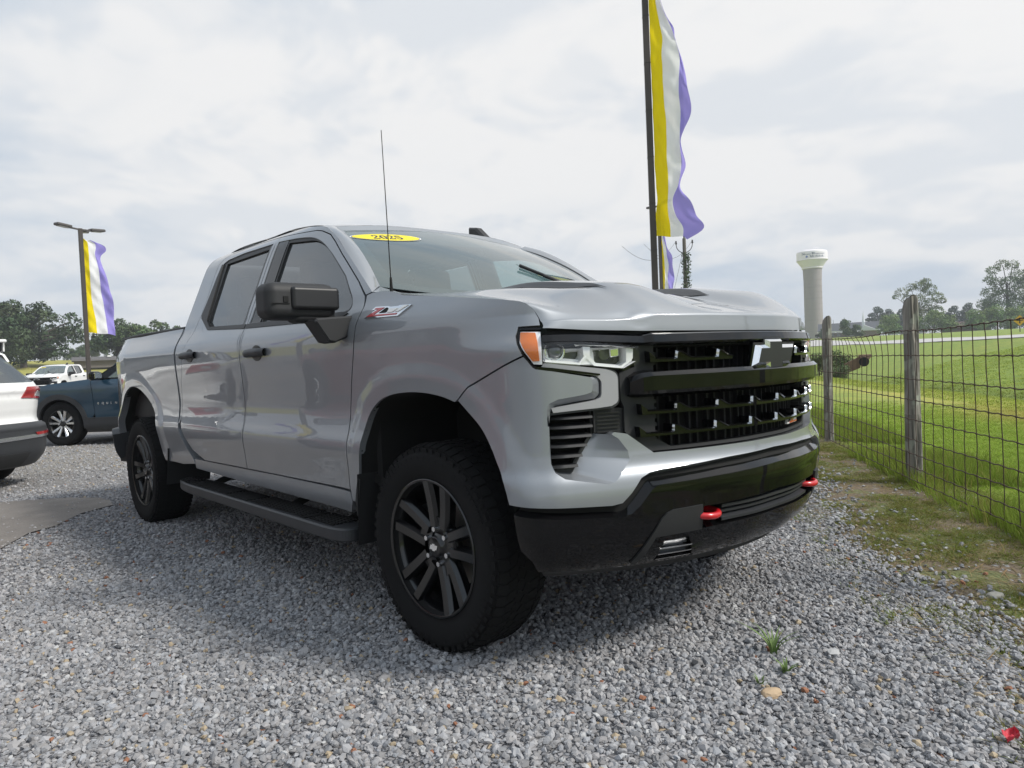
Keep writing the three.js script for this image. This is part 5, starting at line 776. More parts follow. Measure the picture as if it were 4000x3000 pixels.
{
  const R = rng(5), leafM = phy([1, 1, 1], { roughness: .8, transmission: .35, thickness: 0, ior: 1.2, specularIntensity: .3 }), o = new THREE.Object3D(), c = new THREE.Color();
  const turf = (name, label, n, f, geo) => { const L = []; let guard = 0; while (L.length < n && guard++ < n * 12) { const q = f(); if (q) L.push(q); } const im = new THREE.InstancedMesh(geo, leafM, L.length); im.name = numbered(name); L.forEach((q, i) => { o.position.set(q.x, H(q.x, q.z) - .004 + (q.dy || 0), q.z); o.rotation.set(0, R() * 6.28, 0); o.scale.set(q.w, q.h, q.w); o.updateMatrix(); im.setMatrixAt(i, o.matrix); im.setColorAt(i, c.setRGB(...q.c)); }); im.receiveShadow = true; im.castShadow = true; scene.add(im); tag(im, label, 'grass', null, 'stuff'); };
  const green = (k, dry) => { const v = .75 + .5 * R(); return [mix(.25, .38, dry) * v * k, mix(.345, .33, dry) * v * k, mix(.055, .11, dry) * v * k]; };
  const spot = (s0, s1, t0, t1) => { const s = mix(s0, s1, R()), t = mix(t0, t1, R()), p = stP(s, t); return { s, t, x: p[0], z: p[1] }; };
  turf('weeds', 'patchy low weeds on the trodden soil before the fence', 17000, () => { const q = spot(-1.15, .35, -9, 4.2), n = fbm(q.x * 1.9, 4, q.z * 1.9, 5, .6), n2 = fbm(q.x * 6, 2, q.z * 6, 2); if (R() > sm((n - .30) / .24) * sm((n2 - .16) / .4) * (q.s < -.85 ? .25 : 1)) return null; const dr = R(); return { ...q, w: .03 + .035 * R(), h: .010 + .024 * R() * (n * 1.4), c: green(.62, dr < .38 ? .9 : .25 * dr), dy: .012 }; }, bladeGeo(9, 1, .9, .9));
  turf('dry_stalks', 'dead straw coloured blades scattered over the bare soil', 4200, () => { const q = spot(-1.0, .45, -9, 4.2); return { ...q, w: .05 + .05 * R(), h: .008 + .012 * R(), c: [.30 + .1 * R(), .24 + .06 * R(), .14], dy: .012 }; }, bladeGeo(4, 7, .9, 1.8));
  turf('long_grass', 'uncut grass growing along the foot of the fence', 5200, () => { const q = spot(-.05, .75, -8, 4), n = fbm(q.x * .9, 9, q.z * .9, 3); if (n < .42 + .1 * Math.abs(q.s - .35)) return null; return { ...q, w: .07 + .05 * R(), h: .07 + .11 * R() * n * 2, c: green(.95, R() < .15 ? .8 : .05) }; }, bladeGeo(9, 2, .7, .8));
  turf('mown_grass', 'mown lawn grass just beyond the wire fence', 46000, () => { const u = R(), q = spot(.15, 7.2, -16, 5); const n = fbm(q.x * .35, 2, q.z * .35, 4), dry = sm((q.s - 2.0) / 1.5) * sm((6.8 - q.s) / 1.2) * sm((n - .25) / .35); const d = Math.hypot(q.x - CAM[0], q.z - CAM[1]); if (d > 9 + 8 * R()) return null; return { ...q, w: .075 + .05 * R(), h: .018 + .024 * R(), c: green(1.2, Math.min(1, dry * .75 + (R() < .12 ? .4 : 0))) }; }, bladeGeo(11, 3, .9, .5));
  turf('field_grass', 'coarser grass on the far bank of the ditch', 26000, () => { const q = spot(4, 18, -34, 9), n = fbm(q.x * .35, 2, q.z * .35, 4), wet = sm((q.s - 6.9) / .8) * sm((10 - q.s) / 1.2); return { ...q, w: .16 + .12 * R(), h: .03 + .03 * R() + wet * .06 * n, c: green(1.2 - wet * .45 * (n > .45 ? 1 : .4), .12 + .25 * R() * (q.s < 7 ? 1.6 : .8)) }; }, bladeGeo(10, 4, .9, .5));
}
// ---------------------------------------------------------------- the wire fence on old wooden posts
const woodMap = tileTex(512, (u, v) => { const a = tfbm(u, v * .12, 20, 3, 3), s = Math.pow(tn(u, v * .06, 48, 8), 2), l = tfbm(u, v, 5, 14, 4), k = .32 + .9 * a - .5 * s; let c = [.33 * k, .305 * k, .27 * k]; const m = sm((l - .52) / .12); c = c.map((q, i) => mix(q, [.46, .48, .40][i] * (.5 + .6 * a), m * .6)); return c.map(lin2s); });
const woodBump = tileTex(512, (u, v) => { const a = tfbm(u, v * .12, 24, 3, 4); return [a, a, a]; }, false);
const MW = { wood: std([1, 1, 1], .92, 0, { map: woodMap, bumpMap: woodBump, bumpScale: .014 }), rust: std([.075, .048, .036], .75, .3) };
{
  const fence = thing('wire_fence', 'rusty woven wire fence on weathered wooden posts along the grass', 'fence'), R = rng(31), SP = 2.9;
  const topCut = [.03, .012, .02, -.02, .015, .02];
  for (let i = -1; i <= 6; i++) {
    const b = stP(.02, -SP * i + (i > 0 ? .0 : 0)), y0 = H(b[0], b[1]) - .08, h = 1.54 + (i === 1 ? -.0 : .02 * R()), r0 = i === 0 ? .057 : i === 1 ? .052 : .055 + .012 * R(), sd = i * 7 + 50, lx = (R() - .5) * .03, lz = (R() - .5) * .03;
    const g = grid(28, 60, (u, v) => { const a = u * 6.28318, ca = Math.cos(a), sa = Math.sin(a), y = v * h + (v > .98 ? ca * .035 + sa * .02 : 0); let r = r0 * (1.06 - .10 * v) * (.90 + .20 * fbm(ca * 1.1 + sd, y * 1.3, sa * 1.1, 3)); const gr = noise3(ca * 7 + sd, y * .9, sa * 7); r -= r0 * .16 * sm((gr - .58) / .18); r -= r0 * .3 * sm((noise3(ca * 2 + sd, y * 2.2, sa * 2) - .74) / .1); if (v < .07) r *= 1.0 + .25 * (1 - v / .07); if (v >= .999) r *= .9; return [b[0] + ca * r + lx * v, y0 + y, b[1] + sa * r + lz * v]; }, [.6, 2.4]);
    const top = grid(28, 5, (u, v) => { const a = u * 6.28318, ca = Math.cos(a), sa = Math.sin(a), r = r0 * .85 * (1 - v) * (.94 + .12 * noise3(ca * 3 + sd, 1, sa * 3)); return [b[0] + ca * r + lx, y0 + h + (ca * .035 + sa * .02) * (1 - v) + .012 * noise3(ca * 4 * (1 - v), sd, sa * 4), b[1] + sa * r + lz]; }, [.6, .1]);
    mesh('fence_post', merge([g, top]), MW.wood, fence);
  }
  const Y = [.092, .186, .292, .405, .553, .700, .856, 1.036, 1.240], t0 = -SP * 6, t1 = SP, off = -.075;
  const wob = (t, k) => .010 * (noise3(t * 1.1, k * 3.7, 5) - .5) + (k === 8 ? .02 * (noise3(t * .5, 9, 1) - .5) : 0) - (k === 8 ? .022 * Math.sin(Math.PI * (((t % SP) + SP) % SP) / SP) : 0);
  const sof = (t, y) => off + .03 * (noise3(t * .7, y * 1.5, 2) - .5) + .05 * sm((1.3 - y) / 1.3) * (noise3(t * .4, 0, 3) - .5);
  const W = (t, k) => { const y = Y[k], p = stP(sof(t, y), t), y2 = y + wob(t, k) + .0035 * Math.sin(t * 6.2832 / .163 * 1.0); return [p[0], H(p[0], p[1]) + y2, p[1]]; };
  Y.forEach((y, k) => { const P = []; for (let t = t0; t <= t1 + .001; t += .0543) P.push(W(t, k)); const g = tube(P, k === 8 ? .0044 : .0038, 5, P.length * 1); mesh('line_wire', g, MW.rust, fence); });
  for (let i = 0, t = t0 + .04; t < t1; i++, t += .163) {
    const bent = t > -2.05 && t < -.12, P = [];
    Y.forEach((y, k) => { let dt = .014 * (noise3(i * 1.7, k * .6, 4) - .5); if (bent && k === 8) dt -= .20 * Math.sin(Math.PI * (t + 2.05) / 1.93) + .04 * (R() - .5); P.push(W(t + dt, k)); if (k < 8) { const y2 = (Y[k] + Y[k + 1]) / 2, q = stP(sof(t, y2) + .006 * (R() - .5), t + .010 * (R() - .5) + (bent && k === 7 ? .05 * (R() - .3) : 0) - (bent && k === 7 ? .09 * Math.sin(Math.PI * (t + 2.05) / 1.93) : 0)); P.push([q[0], H(q[0], q[1]) + y2, q[1]]); } });
    const G = [tube(P, .0030, 5, P.length * 2)]; P.forEach((p, j) => { if (j % 2 === 0) G.push(new THREE.IcosahedronGeometry(.0075, 0).translate(...p)); });
    mesh('stay_wire', merge(G), MW.rust, fence);
  }
}
// ---------------------------------------------------------------- light poles and their striped flags
const cloth = c => phy(c, { roughness: .8, transmission: .38, thickness: 0, ior: 1.15, specularIntensity: .2 });
const MP = { pole: std([.060, .050, .044], .5, .3), band: std([.03, .027, .025], .6), head: std([.10, .092, .088], .5, .3), yellow: cloth([.86, .68, .012]), white: cloth([.86, .86, .85]), purple: cloth([.36, .31, .74]) };
function lightPole(label, pos, h, w, turn, heads, nb) {
  const T = thing('light_pole', label, 'light pole', pos, turn, undefined);
  mesh('pole', merge([rbox(w, h, w, w * .12, 0, h / 2, 0), rbox(w * 2.2, .04, w * 2.2, .01, 0, .03, 0)]), MP.pole, T);
  for (let i = 1; i < nb; i++) mesh('pole_band', rbox(w * 1.06, .018, w * 1.06, .004, 0, h * .02 + (h * .98) * i / nb, 0), MP.band, T);
  for (const a of heads) { const g = merge([rbox(.42, .07, .09, .02, .28, 0, 0), rbox(.66, .12, .32, .04, .78, .04, 0, 0, 0, .03)]); const hd = mesh('lamp_head', xf(g, M4(0, h - .05, 0, 0, a, .04)), MP.head, T); mesh('lamp_glass', xf(rbox(.44, .012, .24, .004, .80, -.028, 0, 0, 0, .03), M4(0, h - .05, 0, 0, a, .04)), VM.drl, hd); }
  return T;
}
// rows: [height, yellow edge, white edge, outer edge], widths from the pole in metres; u is the direction the flag streams to, w the direction of its folds
function flag(label, pos, rows, u, seed, attach) {
  const T = thing('striped_flag', label, 'flag', pos), key = rows.map(r => r[0]), sp = j => spl(rows.map(r => [r[0], r[j]])), F = [sp(1), sp(2), sp(3), sp(4)], y0 = key[0], y1 = key[key.length - 1];
  const w = [-u[1], u[0]], mats = [MP.yellow, MP.white, MP.purple], nm = ['yellow_stripe', 'white_stripe', 'purple_stripe'];
  for (let k = 0; k < 3; k++) mesh(nm[k], grid(12, 120, (a, v) => {
    const y = mix(y0, y1, v), x = mix(F[k](y), F[k + 1](y), a), q = (k + a) / 3, f = .14 * q * Math.sin(y * 2.1 + seed + q * 2.2) + .07 * q * Math.sin(y * 4.7 + seed * 2 - q * 3) + .030 * Math.sin(q * 15 + y * 1.3 + seed) + .07 * (fbm(y * 1.6 + q * 2.5, q * 3.2 - y * .8, seed, 5, .6) - .5) + .018 * Math.sin(y * 9 + q * 14 + seed);
    const yy = y - .10 * q * q * (1 + .6 * Math.sin(seed)) + .02 * Math.sin(q * 9 + seed) + .012 * q * (noise3(y * 6, q * 8, seed) - .5);
    return [u[0] * x + w[0] * f, yy, u[1] * x + w[1] * f];
  }), mats[k], T);
  const tie1 = rod([0, y1 - .05, 0], [u[0] * F[0](y1), y1 - .05, u[1] * F[0](y1)], .01, 5), tie2 = rod([0, y0 + .05, 0], [u[0] * F[0](y0), y0 + .05, u[1] * F[0](y0)], .01, 5);
  mesh('flag_tie', tie1, MP.band, T); mesh('flag_tie', tie2, MP.band, T); return T;
}
{
  const iright = az => [-Math.sin(az * Math.PI / 180), Math.cos(az * Math.PI / 180)];
  const rot = (u, a) => [u[0] * Math.cos(a) - u[1] * Math.sin(a), u[0] * Math.sin(a) + u[1] * Math.cos(a)];
  // big pole behind the hood
  const p1 = foot(234.25, 20.2), yo = e => 1.1138 + 20.2 * Math.tan(e * Math.PI / 180) - p1[1];
  lightPole('nearest tall dark pole rising behind the truck hood, cut off at the top', p1, 11.6, .165, -.85, [0, 1.57, 3.14, 4.71], 9);
  const k = .00515, A = 1.06, M = [[1285, 233, 300, 360, 384], [1245, 232, 298, 362, 455], [1150, 231, 290, 322, 425], [1060, 236, 290, 318, 395], [1000, 231, 292, 340, 354], [850, 221, 284, 348, 362], [720, 217, 278, 341, 347], [600, 212, 272, 344, 394], [440, 207, 262, 340, 380], [280, 202, 256, 333, 340], [180, 200, 254, 306, 312], [130, 198, 244, 288, 306], [60, 196, 232, 262, 268], [-60, 190, 222, 240, 246], [-240, 184, 214, 240, 250]];
  const cx = y => mix(175, 216, Math.min(1.1, Math.max(-.2, y / 1285)));
  const rows = M.map(r => { const el = 25.55 - (r[0]) * (25.55 - 9.16) / 1285; return [yo(el), ...r.slice(1).map(v => (v - cx(r[0])) * k * A / Math.cos(el * Math.PI / 180 * .8))]; });
  flag('largest yellow white and purple flag on the near pole behind the hood', p1, rows, rot(iright(234.3), .25), 1.3);
  // third pole, behind
  const p3 = foot(234.72, 42); lightPole('farther light pole hidden behind the near pole, small lamp heads', p3, 1.1138 + 42 * Math.tan(11.55 * Math.PI / 180) - p3[1], .16, -.55, [.2, 3.3], 8);
  { const y = e => 1.1138 + 42 * Math.tan(e * Math.PI / 180) - p3[1], q = (az) => (az - 234.72) * Math.PI / 180 * 42; flag('small striped flag seen under the largest flag, above the hood', p3, [[y(4.2), .10, .22, .42, .66], [y(5.54), .10, .20, .40, .66], [y(6.0), .09, .22, .36, .72], [y(7.1), .09, .22, .44, .66], [y(7.8), .09, .19, .36, .66], [y(8.4), .09, .16, .34, .42], [y(9.0), .08, .12, .22, .34], [y(10.6), .08, .11, .16, .24]], rot(iright(234.7), .1), 2.9); }
  // pole at the left
  const D2 = 37, p2 = foot(192.27, D2), yl = e => 1.1138 + D2 * Math.tan(e * Math.PI / 180) - p2[1];
  lightPole('light pole with three lamp heads beyond the parked cars at left', p2, yl(10.28), .165, 0, [3.3 - 1.35, .2 - 1.35, 4.1 - 1.35], 8);
  const q2 = (a, y) => (a - 700 + (y - 290) * -.064) / 2.212 * .02042 * Math.PI / 180 * D2;
  flag('yellow white and purple flag on the pole with three lamp heads', p2, [[1110, 758, 818, 882, 932], [1000, 748, 810, 876, 926], [850, 738, 786, 855, 918], [720, 724, 772, 834, 890], [600, 716, 762, 820, 866], [480, 708, 754, 804, 836], [400, 704, 750, 790, 832], [345, 702, 745, 794, 860], [310, 700, 738, 782, 838], [290, 699, 722, 752, 790]].map(r => [yl(9.63 - (r[0] - 290) / 820 * 6.38), ...r.slice(1).map(v => q2(v, r[0]) * 1.06)]), rot(iright(192.3), -.15), .6);
  // one more, off to the left of the picture: the doors mirror its flag
  const p4 = [-17.5, H(-17.5, 9.2), 9.2]; lightPole('light pole left of the picture, mirrored in the truck doors', p4, 9.6, .165, .4, [0, 2.1, 4.2], 8);
  flag('striped flag left of the picture, mirrored in the truck doors', p4, [[2.4, .1, .5, .95, 1.4], [4.5, .1, .5, .95, 1.3], [6.5, .1, .5, 1.0, 1.45], [8.6, .1, .5, .9, 1.2]], rot([.55, -.83], 0), 4.1);
}
// ---------------------------------------------------------------- water tower
{
  const D = 300, p = foot(245.62, D), T = thing('water_tower', 'tall water tower with a white tank on a grey stem', 'water tower', p), y = e => 1.1138 + D * Math.tan(e * Math.PI / 180) - p[1], r = d => D * Math.tan(d * Math.PI / 180);
  const conc = std([1, 1, 1], .9, 0, { map: tileTex(256, (u, v) => { const k = .9 + .12 * tfbm(u, v, 8, 5) - .10 * (((v * 16) % 1) < .06 ? 1 : 0); return [.345 * k, .31 * k, .30 * k].map(lin2s); }) });
  mesh('stem', new THREE.LatheGeometry([[r(.66), -2], [r(.63), 0], [r(.62), y(5.0)], [r(.655), y(5.9)]].map(q => new THREE.Vector2(...q)), 48), conc, T);
  for (let i = 1; i < 12; i++) mesh('stem_joint', new THREE.TorusGeometry(r(.626), .06, 6, 48).rotateX(Math.PI / 2).translate(0, y(5.9) * i / 12, 0), conc, T);
  const wp = std([.86, .82, .85], .5);
  const tank = mesh('tank', new THREE.LatheGeometry([[r(.67), y(5.86)], [r(.70), y(5.96)], [r(1.04), y(6.44)], [r(1.06), y(6.52)], [r(1.06), y(7.02)], [r(1.0), y(7.12)], [r(.7), y(7.19)], [0, y(7.23)]].map(q => new THREE.Vector2(...q)), 64), wp, T);
  mesh('tank_rim', new THREE.TorusGeometry(r(1.062), .14, 6, 64).rotateX(Math.PI / 2).translate(0, y(6.48), 0), wp, tank);
  mesh('stem_collar', new THREE.TorusGeometry(r(.69), .22, 6, 48).rotateX(Math.PI / 2).translate(0, y(5.91), 0), wp, T);
  mesh('roof_antenna', merge([[-1.6, 1], [.3, 1.5], [1.5, 1.2], [2.2, .8]].map(q => cyl(.06, .06, q[1], 6, q[0], y(7.22) + q[1] / 2, q[0] * .4)).concat([new THREE.TorusGeometry(2.6, .05, 5, 30).rotateX(Math.PI / 2).translate(0, y(7.21) + .6, 0)])), wp, T);
  const cv = document.createElement('canvas'); cv.width = 1024; cv.height = 420; const x = cv.getContext('2d'); x.clearRect(0, 0, 1024, 420); x.fillStyle = '#173560'; x.textBaseline = 'alphabetic';
  x.font = 'bold 190px serif'; x.fillText('N', 90, 190); x.font = 'bold 100px serif'; x.fillText('euse', 232, 186); x.font = 'bold 190px serif'; x.fillText('R', 470, 190); x.font = 'bold 100px serif'; x.fillText('egional', 606, 182);
  x.font = 'bold 170px serif'; x.fillText('WASA', 400, 370); x.beginPath(); x.moveTo(300, 225); x.bezierCurveTo(320, 280, 350, 300, 345, 335); x.bezierCurveTo(340, 375, 262, 375, 257, 335); x.bezierCurveTo(252, 300, 282, 280, 300, 225); x.fillStyle = '#2a56b0'; x.fill();
  const tx = new THREE.CanvasTexture(cv); tx.colorSpace = THREE.SRGBColorSpace;
  const a0 = Math.atan2(CAM[1] - p[2], CAM[0] - p[0]), rr = r(1.066);
  mesh('lettering', grid(24, 2, (u, v) => { const a = a0 - .05 + (.5 - u) * 2 * .92; return [Math.cos(a) * rr, mix(y(6.55), y(7.01), v), Math.sin(a) * rr]; }), std(0xffffff, .6, 0, { map: tx, transparent: true, alphaTest: .4 }), tank);
}
// ---------------------------------------------------------------- buildings
{
  const D = 255, a = az => foot(az, D), p = at(247.8, .72, D), T = thing('church', 'low brick church with grey roof, white gable and steeple', 'church', p, 0), ax = [-Math.sin(247.8 * Math.PI / 180), Math.cos(247.8 * Math.PI / 180)];
  T.rotation.y = Math.atan2(-ax[1], ax[0]); // local x runs to the right in view
  const q = az => (az - 247.8) * Math.PI / 180 * D, Y = e => 1.1138 + D * Math.tan(e * Math.PI / 180) - p[1];
  const brick = std([1, 1, 1], .9, 0, { map: tileTex(256, (u, v) => { const r = Math.floor(v * 32), b = (u * 16 + (r % 2) * .5) % 1, m = (v * 32 % 1) < .16 || b < .06, k = .8 + .4 * hash3(Math.floor(u * 16 + (r % 2) * .5), r, 4); return (m ? [.40, .36, .33] : [.20 * k, .135 * k, .11 * k]).map(lin2s); }) }), roofM = std([.085, .09, .10], .9);
  const w = mesh('wall', box(q(249.85) - q(245.95), Y(1.25), 9, (q(249.85) + q(245.95)) / 2, Y(1.25) / 2 - .5, -5), brick, T);
  mesh('roof', ext([[-6.5, 0], [0, Y(1.86) - Y(1.22)], [6.5, 0]], q(249.95) - q(245.85), 0).rotateY(Math.PI / 2).translate(q(245.85), Y(1.22), -5), roofM, T);
  mesh('eave', box(q(249.95) - q(245.85), .25, .3, (q(249.95) + q(245.85)) / 2, Y(1.22), 1.35), VM.white, T);
  for (const az of [246.85, 247.25, 248.1, 249.3]) { const wn = mesh('window', box(.9, 1.0, .1, q(az), Y(1.02), -.42), VM.glassDark, w); mesh('window_frame', merge([box(1.1, .1, .14, q(az), Y(1.02) + .55, -.42), box(1.1, .1, .14, q(az), Y(1.02) - .55, -.42)]), VM.white, wn); }
  const po = mesh('portico', ext([[q(248.62), Y(1.18)], [q(248.9), Y(1.60)], [q(249.72), Y(1.22)], [q(249.72), Y(1.16)]], 4, .1).translate(0, 0, -.5), std([.62, .63, .66], .8), T);
  mesh('portico_wall', box(q(249.7) - q(248.75), Y(1.18), 2.6, (q(249.7) + q(248.75)) / 2, Y(1.18) / 2, 1.0), brick, T);
  mesh('steeple', merge([box(.9, Y(1.80) - Y(1.50), .9, q(248.88), (Y(1.80) + Y(1.50)) / 2, 1), new THREE.ConeGeometry(.42, Y(2.66) - Y(1.80), 8).translate(q(248.88), (Y(2.66) + Y(1.80)) / 2, 1)]), std([.66, .68, .72], .8), T);
  for (const [az, t] of [[246.9, 2.12], [247.65, 2.26]]) mesh('roof_mast', cyl(.07, .09, Y(t) - Y(1.7), 6, q(az), (Y(t) + Y(1.7)) / 2, -5), std([.2, .2, .2], .8), T);
}
{
  const D = 225, p = at(254.85, .80, D), T = thing('house', 'brown roofed brick house half hidden behind the roadside bushes', 'house', p); T.rotation.y = Math.PI / 2 - 254.85 * Math.PI / 180 - Math.PI / 2 + Math.PI;
  const u = [-Math.sin(254.85 * Math.PI / 180), Math.cos(254.85 * Math.PI / 180)]; T.rotation.y = Math.atan2(-u[1], u[0]);
  mesh('wall', box(11, 2.6, 8, .9, .1, -4), std([.30, .20, .15], .9), T); mesh('window', box(1.2, 1.0, .1, 3.6, .55, .03), VM.glassDark, T);
  mesh('roof', ext([[-4.8, 0], [0, 1.7], [4.8, 0]], 12).rotateY(Math.PI / 2).translate(-5.1, 1.0, -4), std([.10, .07, .06], .95), T);
}
{
  const D = 118, p = at(192.6, 1.32, D), u = [-Math.sin(192.6 * Math.PI / 180), Math.cos(192.6 * Math.PI / 180)], T = thing('shed', 'low dark roofed building at the edge of the far field', 'building', p); T.rotation.y = Math.atan2(-u[1], u[0]);
  mesh('wall', box(6, 1.2, 4, .6, -.35, -2), std([.16, .14, .13], .95), T);
  mesh('roof', ext([[-2.6, 0], [0, .62], [2.6, 0]], 6.6).rotateY(Math.PI / 2).translate(-2.7, .05, -2), std([.11, .105, .105], .95), T);
  mesh('vent', merge([box(.5, .16, .3, -.6, .70, -1), box(.5, .22, .3, 2.0, .68, -1)]), VM.white, T);
}
{
  const D = 38, p = at(248.55, -1.25, D), T = thing('culvert', 'brown culvert headwall set in the grassy ditch bank', 'culvert', [p[0], H(p[0], p[2]), p[2]]), u = [-Math.sin(248.4 * Math.PI / 180), Math.cos(248.4 * Math.PI / 180)]; T.rotation.y = Math.atan2(-u[1], u[0]);
  const y = e => 1.1138 + D * Math.tan(e * Math.PI / 180) - T.position.y, q = a => (a - 248.55) * Math.PI / 180 * D, wd = std([1, 1, 1], .9, 0, { map: tileTex(128, (u, v) => { const k = .7 + .5 * tfbm(u, v, 8, 3); return [.20 * k, .125 * k, .085 * k].map(lin2s); }) });
  mesh('headwall', ext([[q(247.3), y(-2.0)], [q(247.55), y(-1.15)], [q(248.62), y(-.60)], [q(248.72), y(-.62)], [q(248.60), y(-1.45)]], .35, .02).translate(0, 0, -.2), wd, T);
  mesh('wing_wall', ext([[q(248.62), y(-.62)], [q(249.32), y(-.60)], [q(249.3), y(-.72)], [q(248.66), y(-1.46)]], .22, .02).translate(0, 0, .1), std([.30, .20, .145], .9), T);
  mesh('cap', box(q(249.35) - q(248.5), .10, .5, (q(249.35) + q(248.5)) / 2, y(-.58), 0), std([.34, .22, .16], .9), T);
  mesh('pipe', new THREE.CylinderGeometry(.22, .22, .3, 20, 1).rotateX(Math.PI / 2).translate(q(248.85), y(-1.02), .28), VM.dark, T);
}
// yellow crossing sign, utility pole
{
  const D = 92, p = foot(258.04, D), u = [-Math.sin(258 * Math.PI / 180), Math.cos(258 * Math.PI / 180)], T = thing('road_sign', 'yellow diamond road sign with a black cross at the far roadside', 'road sign', p); T.rotation.y = Math.atan2(-u[1], u[0]);
  const y = 1.1138 + D * Math.tan(1.32 * Math.PI / 180) - p[1];
  mesh('post', box(.08, y, .05, 0, y / 2, -.05), MP.head, T); const b = mesh('sign_board', ext(rnd([[0, .56, .06], [.56, 0, .06], [0, -.56, .06], [-.56, 0, .06]]), .02).translate(0, y, 0), std([.75, .42, .02], .6), T);
  mesh('sign_symbol', merge([box(.09, .62, .012, 0, y, .03), box(.56, .10, .014, 0, y + .02, .03)]), VM.dark, b);
}
{
  const D = 62, p = foot(236.55, D), y = e => 1.1138 + D * Math.tan(e * Math.PI / 180) - p[1], q = a => (a - 236.55) * Math.PI / 180 * D, u = [-Math.sin(236.55 * Math.PI / 180), Math.cos(236.55 * Math.PI / 180)], T = thing('utility_pole', 'wooden utility pole with curved insulator arms and climbing vines', 'utility pole', p); T.rotation.y = Math.atan2(-u[1], u[0]);
  mesh('pole', cyl(.14, .19, y(8.9), 12, 0, y(8.9) / 2, 0), std([.13, .115, .10], .95), T);
  for (const s of [-1, 1]) { mesh('insulator_arm', tube([[0, y(7.75), 0], [.45 * s, y(8.0), 0], [.62 * s, y(8.25), 0], [.66 * s, y(8.5), 0]], .035, 6, 14), MP.head, T); mesh('insulator', merge([cyl(.06, .06, .28, 8, .66 * s, y(8.62), 0), cyl(.09, .09, .05, 8, .66 * s, y(8.55), 0)]), MP.band, T); }
  mesh('insulator', cyl(.06, .06, .35, 8, 0, y(9.05), 0), MP.band, T);
  const R = rng(3), P = [], C = []; for (let i = 0; i < 700; i++) { const h = mix(y(4.5), y(7.8), Math.pow(R(), .8)), a = R() * 6.28, r = .18 + .28 * R() * R() * (1.2 - (h - y(4.5)) / (y(7.8) - y(4.5)) * .3); const x = Math.cos(a) * r + .10, z = Math.sin(a) * r; const g = new THREE.PlaneGeometry(.12, .10); g.applyMatrix4(M4(x, h, z, R() * 6, R() * 6, R() * 6)); P.push(g); }
  const vine = mesh('vine', merge(P), std([.055, .085, .03], .8), T); vine.userData = { kind: 'stuff' };
  const w = (a, b, sag, n = 14) => tube(Array.from({ length: n + 1 }, (_, i) => { const t = i / n; return [mix(a[0], b[0], t), mix(a[1], b[1], t) - sag * 4 * t * (1 - t), mix(a[2], b[2], t)]; }), .012, 4, n);
  for (const s of [-1, 1]) mesh('power_line', w([.66 * s, y(8.75), 0], [.66 * s - 3 , y(6.2), 18], 1.2), MP.band, T);
  mesh('guy_wire', w([0, y(8.4), 0], [-1.75, y(2), 2], .05), MP.band, T);
}
// ---------------------------------------------------------------- trees
const MT = { bark: std([.085, .07, .058], .95), barkPale: std([.16, .145, .125], .95), leaf: std([1, 1, 1], .75) };
// blobs: [x, y, z, r, density]; leaves fill each blob's outer volume; limbs run from the trunk to the blobs
function makeTree(name, label, cat, { blobs, n, leaf, col, trunk, barkM = MT.bark, seed, flat = .5, limbs = true, group }) {
  const R = rng(seed), T = thing(name, label, cat), P = [], N = [], C = [], I = [];
  const tot = blobs.reduce((a, b) => a + b[3] * b[3] * (b[4] || 1), 0);
  for (const b of blobs) {
    const k = Math.round(n * b[3] * b[3] * (b[4] || 1) / tot), tone = .82 + .36 * R(), hue = R();
    for (let i = 0; i < k; i++) {
      let x, y, z, l; do { x = R() * 2 - 1; y = R() * 2 - 1; z = R() * 2 - 1; l = Math.hypot(x, y, z); } while (l > 1 || l < .25);
      const rr = b[3] * (.62 + .38 * Math.pow(R(), .6)) / l * Math.pow(l, .5), nz = fbm(x * 1.8 + b[0], y * 1.8 + seed, z * 1.8 + b[2], 3); if (nz < .40 + .1 * R()) continue;
      const c = [b[0] + x * rr, b[1] + y * rr * (b[5] || .8), b[2] + z * rr], s = leaf * (.55 + .9 * R());
      const q = new THREE.Quaternion().setFromEuler(new THREE.Euler((R() - .5) * 2.6, R() * 6.28, (R() - .5) * 2.6)), o = P.length / 3, v = tone * (.72 + .56 * R());
      const nn = new THREE.Vector3(x, y + .35, z).normalize(), qn = new THREE.Vector3(0, 1, 0).applyQuaternion(q); if (qn.dot(nn) < 0) qn.negate(); nn.lerp(qn, .55).normalize();
      for (const [a, d] of [[-.5, 0], [0, -.32], [.5, 0], [0, .32]]) { const w = new THREE.Vector3(a * s, (a * a - .12) * s * .5, d * s).applyQuaternion(q); P.push(c[0] + w.x, c[1] + w.y, c[2] + w.z); N.push(nn.x, nn.y, nn.z); C.push(col[0] * v * (1 + .35 * (hue - .5)), col[1] * v, col[2] * v); }
      const up = new THREE.Vector3(0, 1, 0).applyQuaternion(q).dot(nn) > 0; if (up) I.push(o, o + 2, o + 1, o, o + 3, o + 2); else I.push(o, o + 1, o + 2, o, o + 2, o + 3);
    }
  }
  const g = toGeo(P, N, I); g.setAttribute('color', new THREE.BufferAttribute(new Float32Array(C), 3));
  const lm = MT.leafV || (MT.leafV = std([1, 1, 1], .7, 0, { vertexColors: true }));
  if (trunk) {
    const [h, r] = trunk, G = [rod([0, -.6, 0], [0, h * .5, 0], r, 9, r * .8), rod([0, h * .5, 0], [.05 * h * (R() - .5), h, 0], r * .8, 9, r * .55)];
    if (limbs) for (const b of blobs) { const y0 = h * (.45 + .5 * R()); G.push(tube([[0, y0, 0], [b[0] * .4, mix(y0, b[1], .45), b[2] * .4], [b[0] * .8, mix(y0, b[1], .85), b[2] * .8], [b[0], b[1], b[2]]], Math.max(.02, r * .22), 5, 8)); }
    mesh('trunk', merge(G), barkM, T);
  }
  mesh('crown', g, lm, T); return T;
}
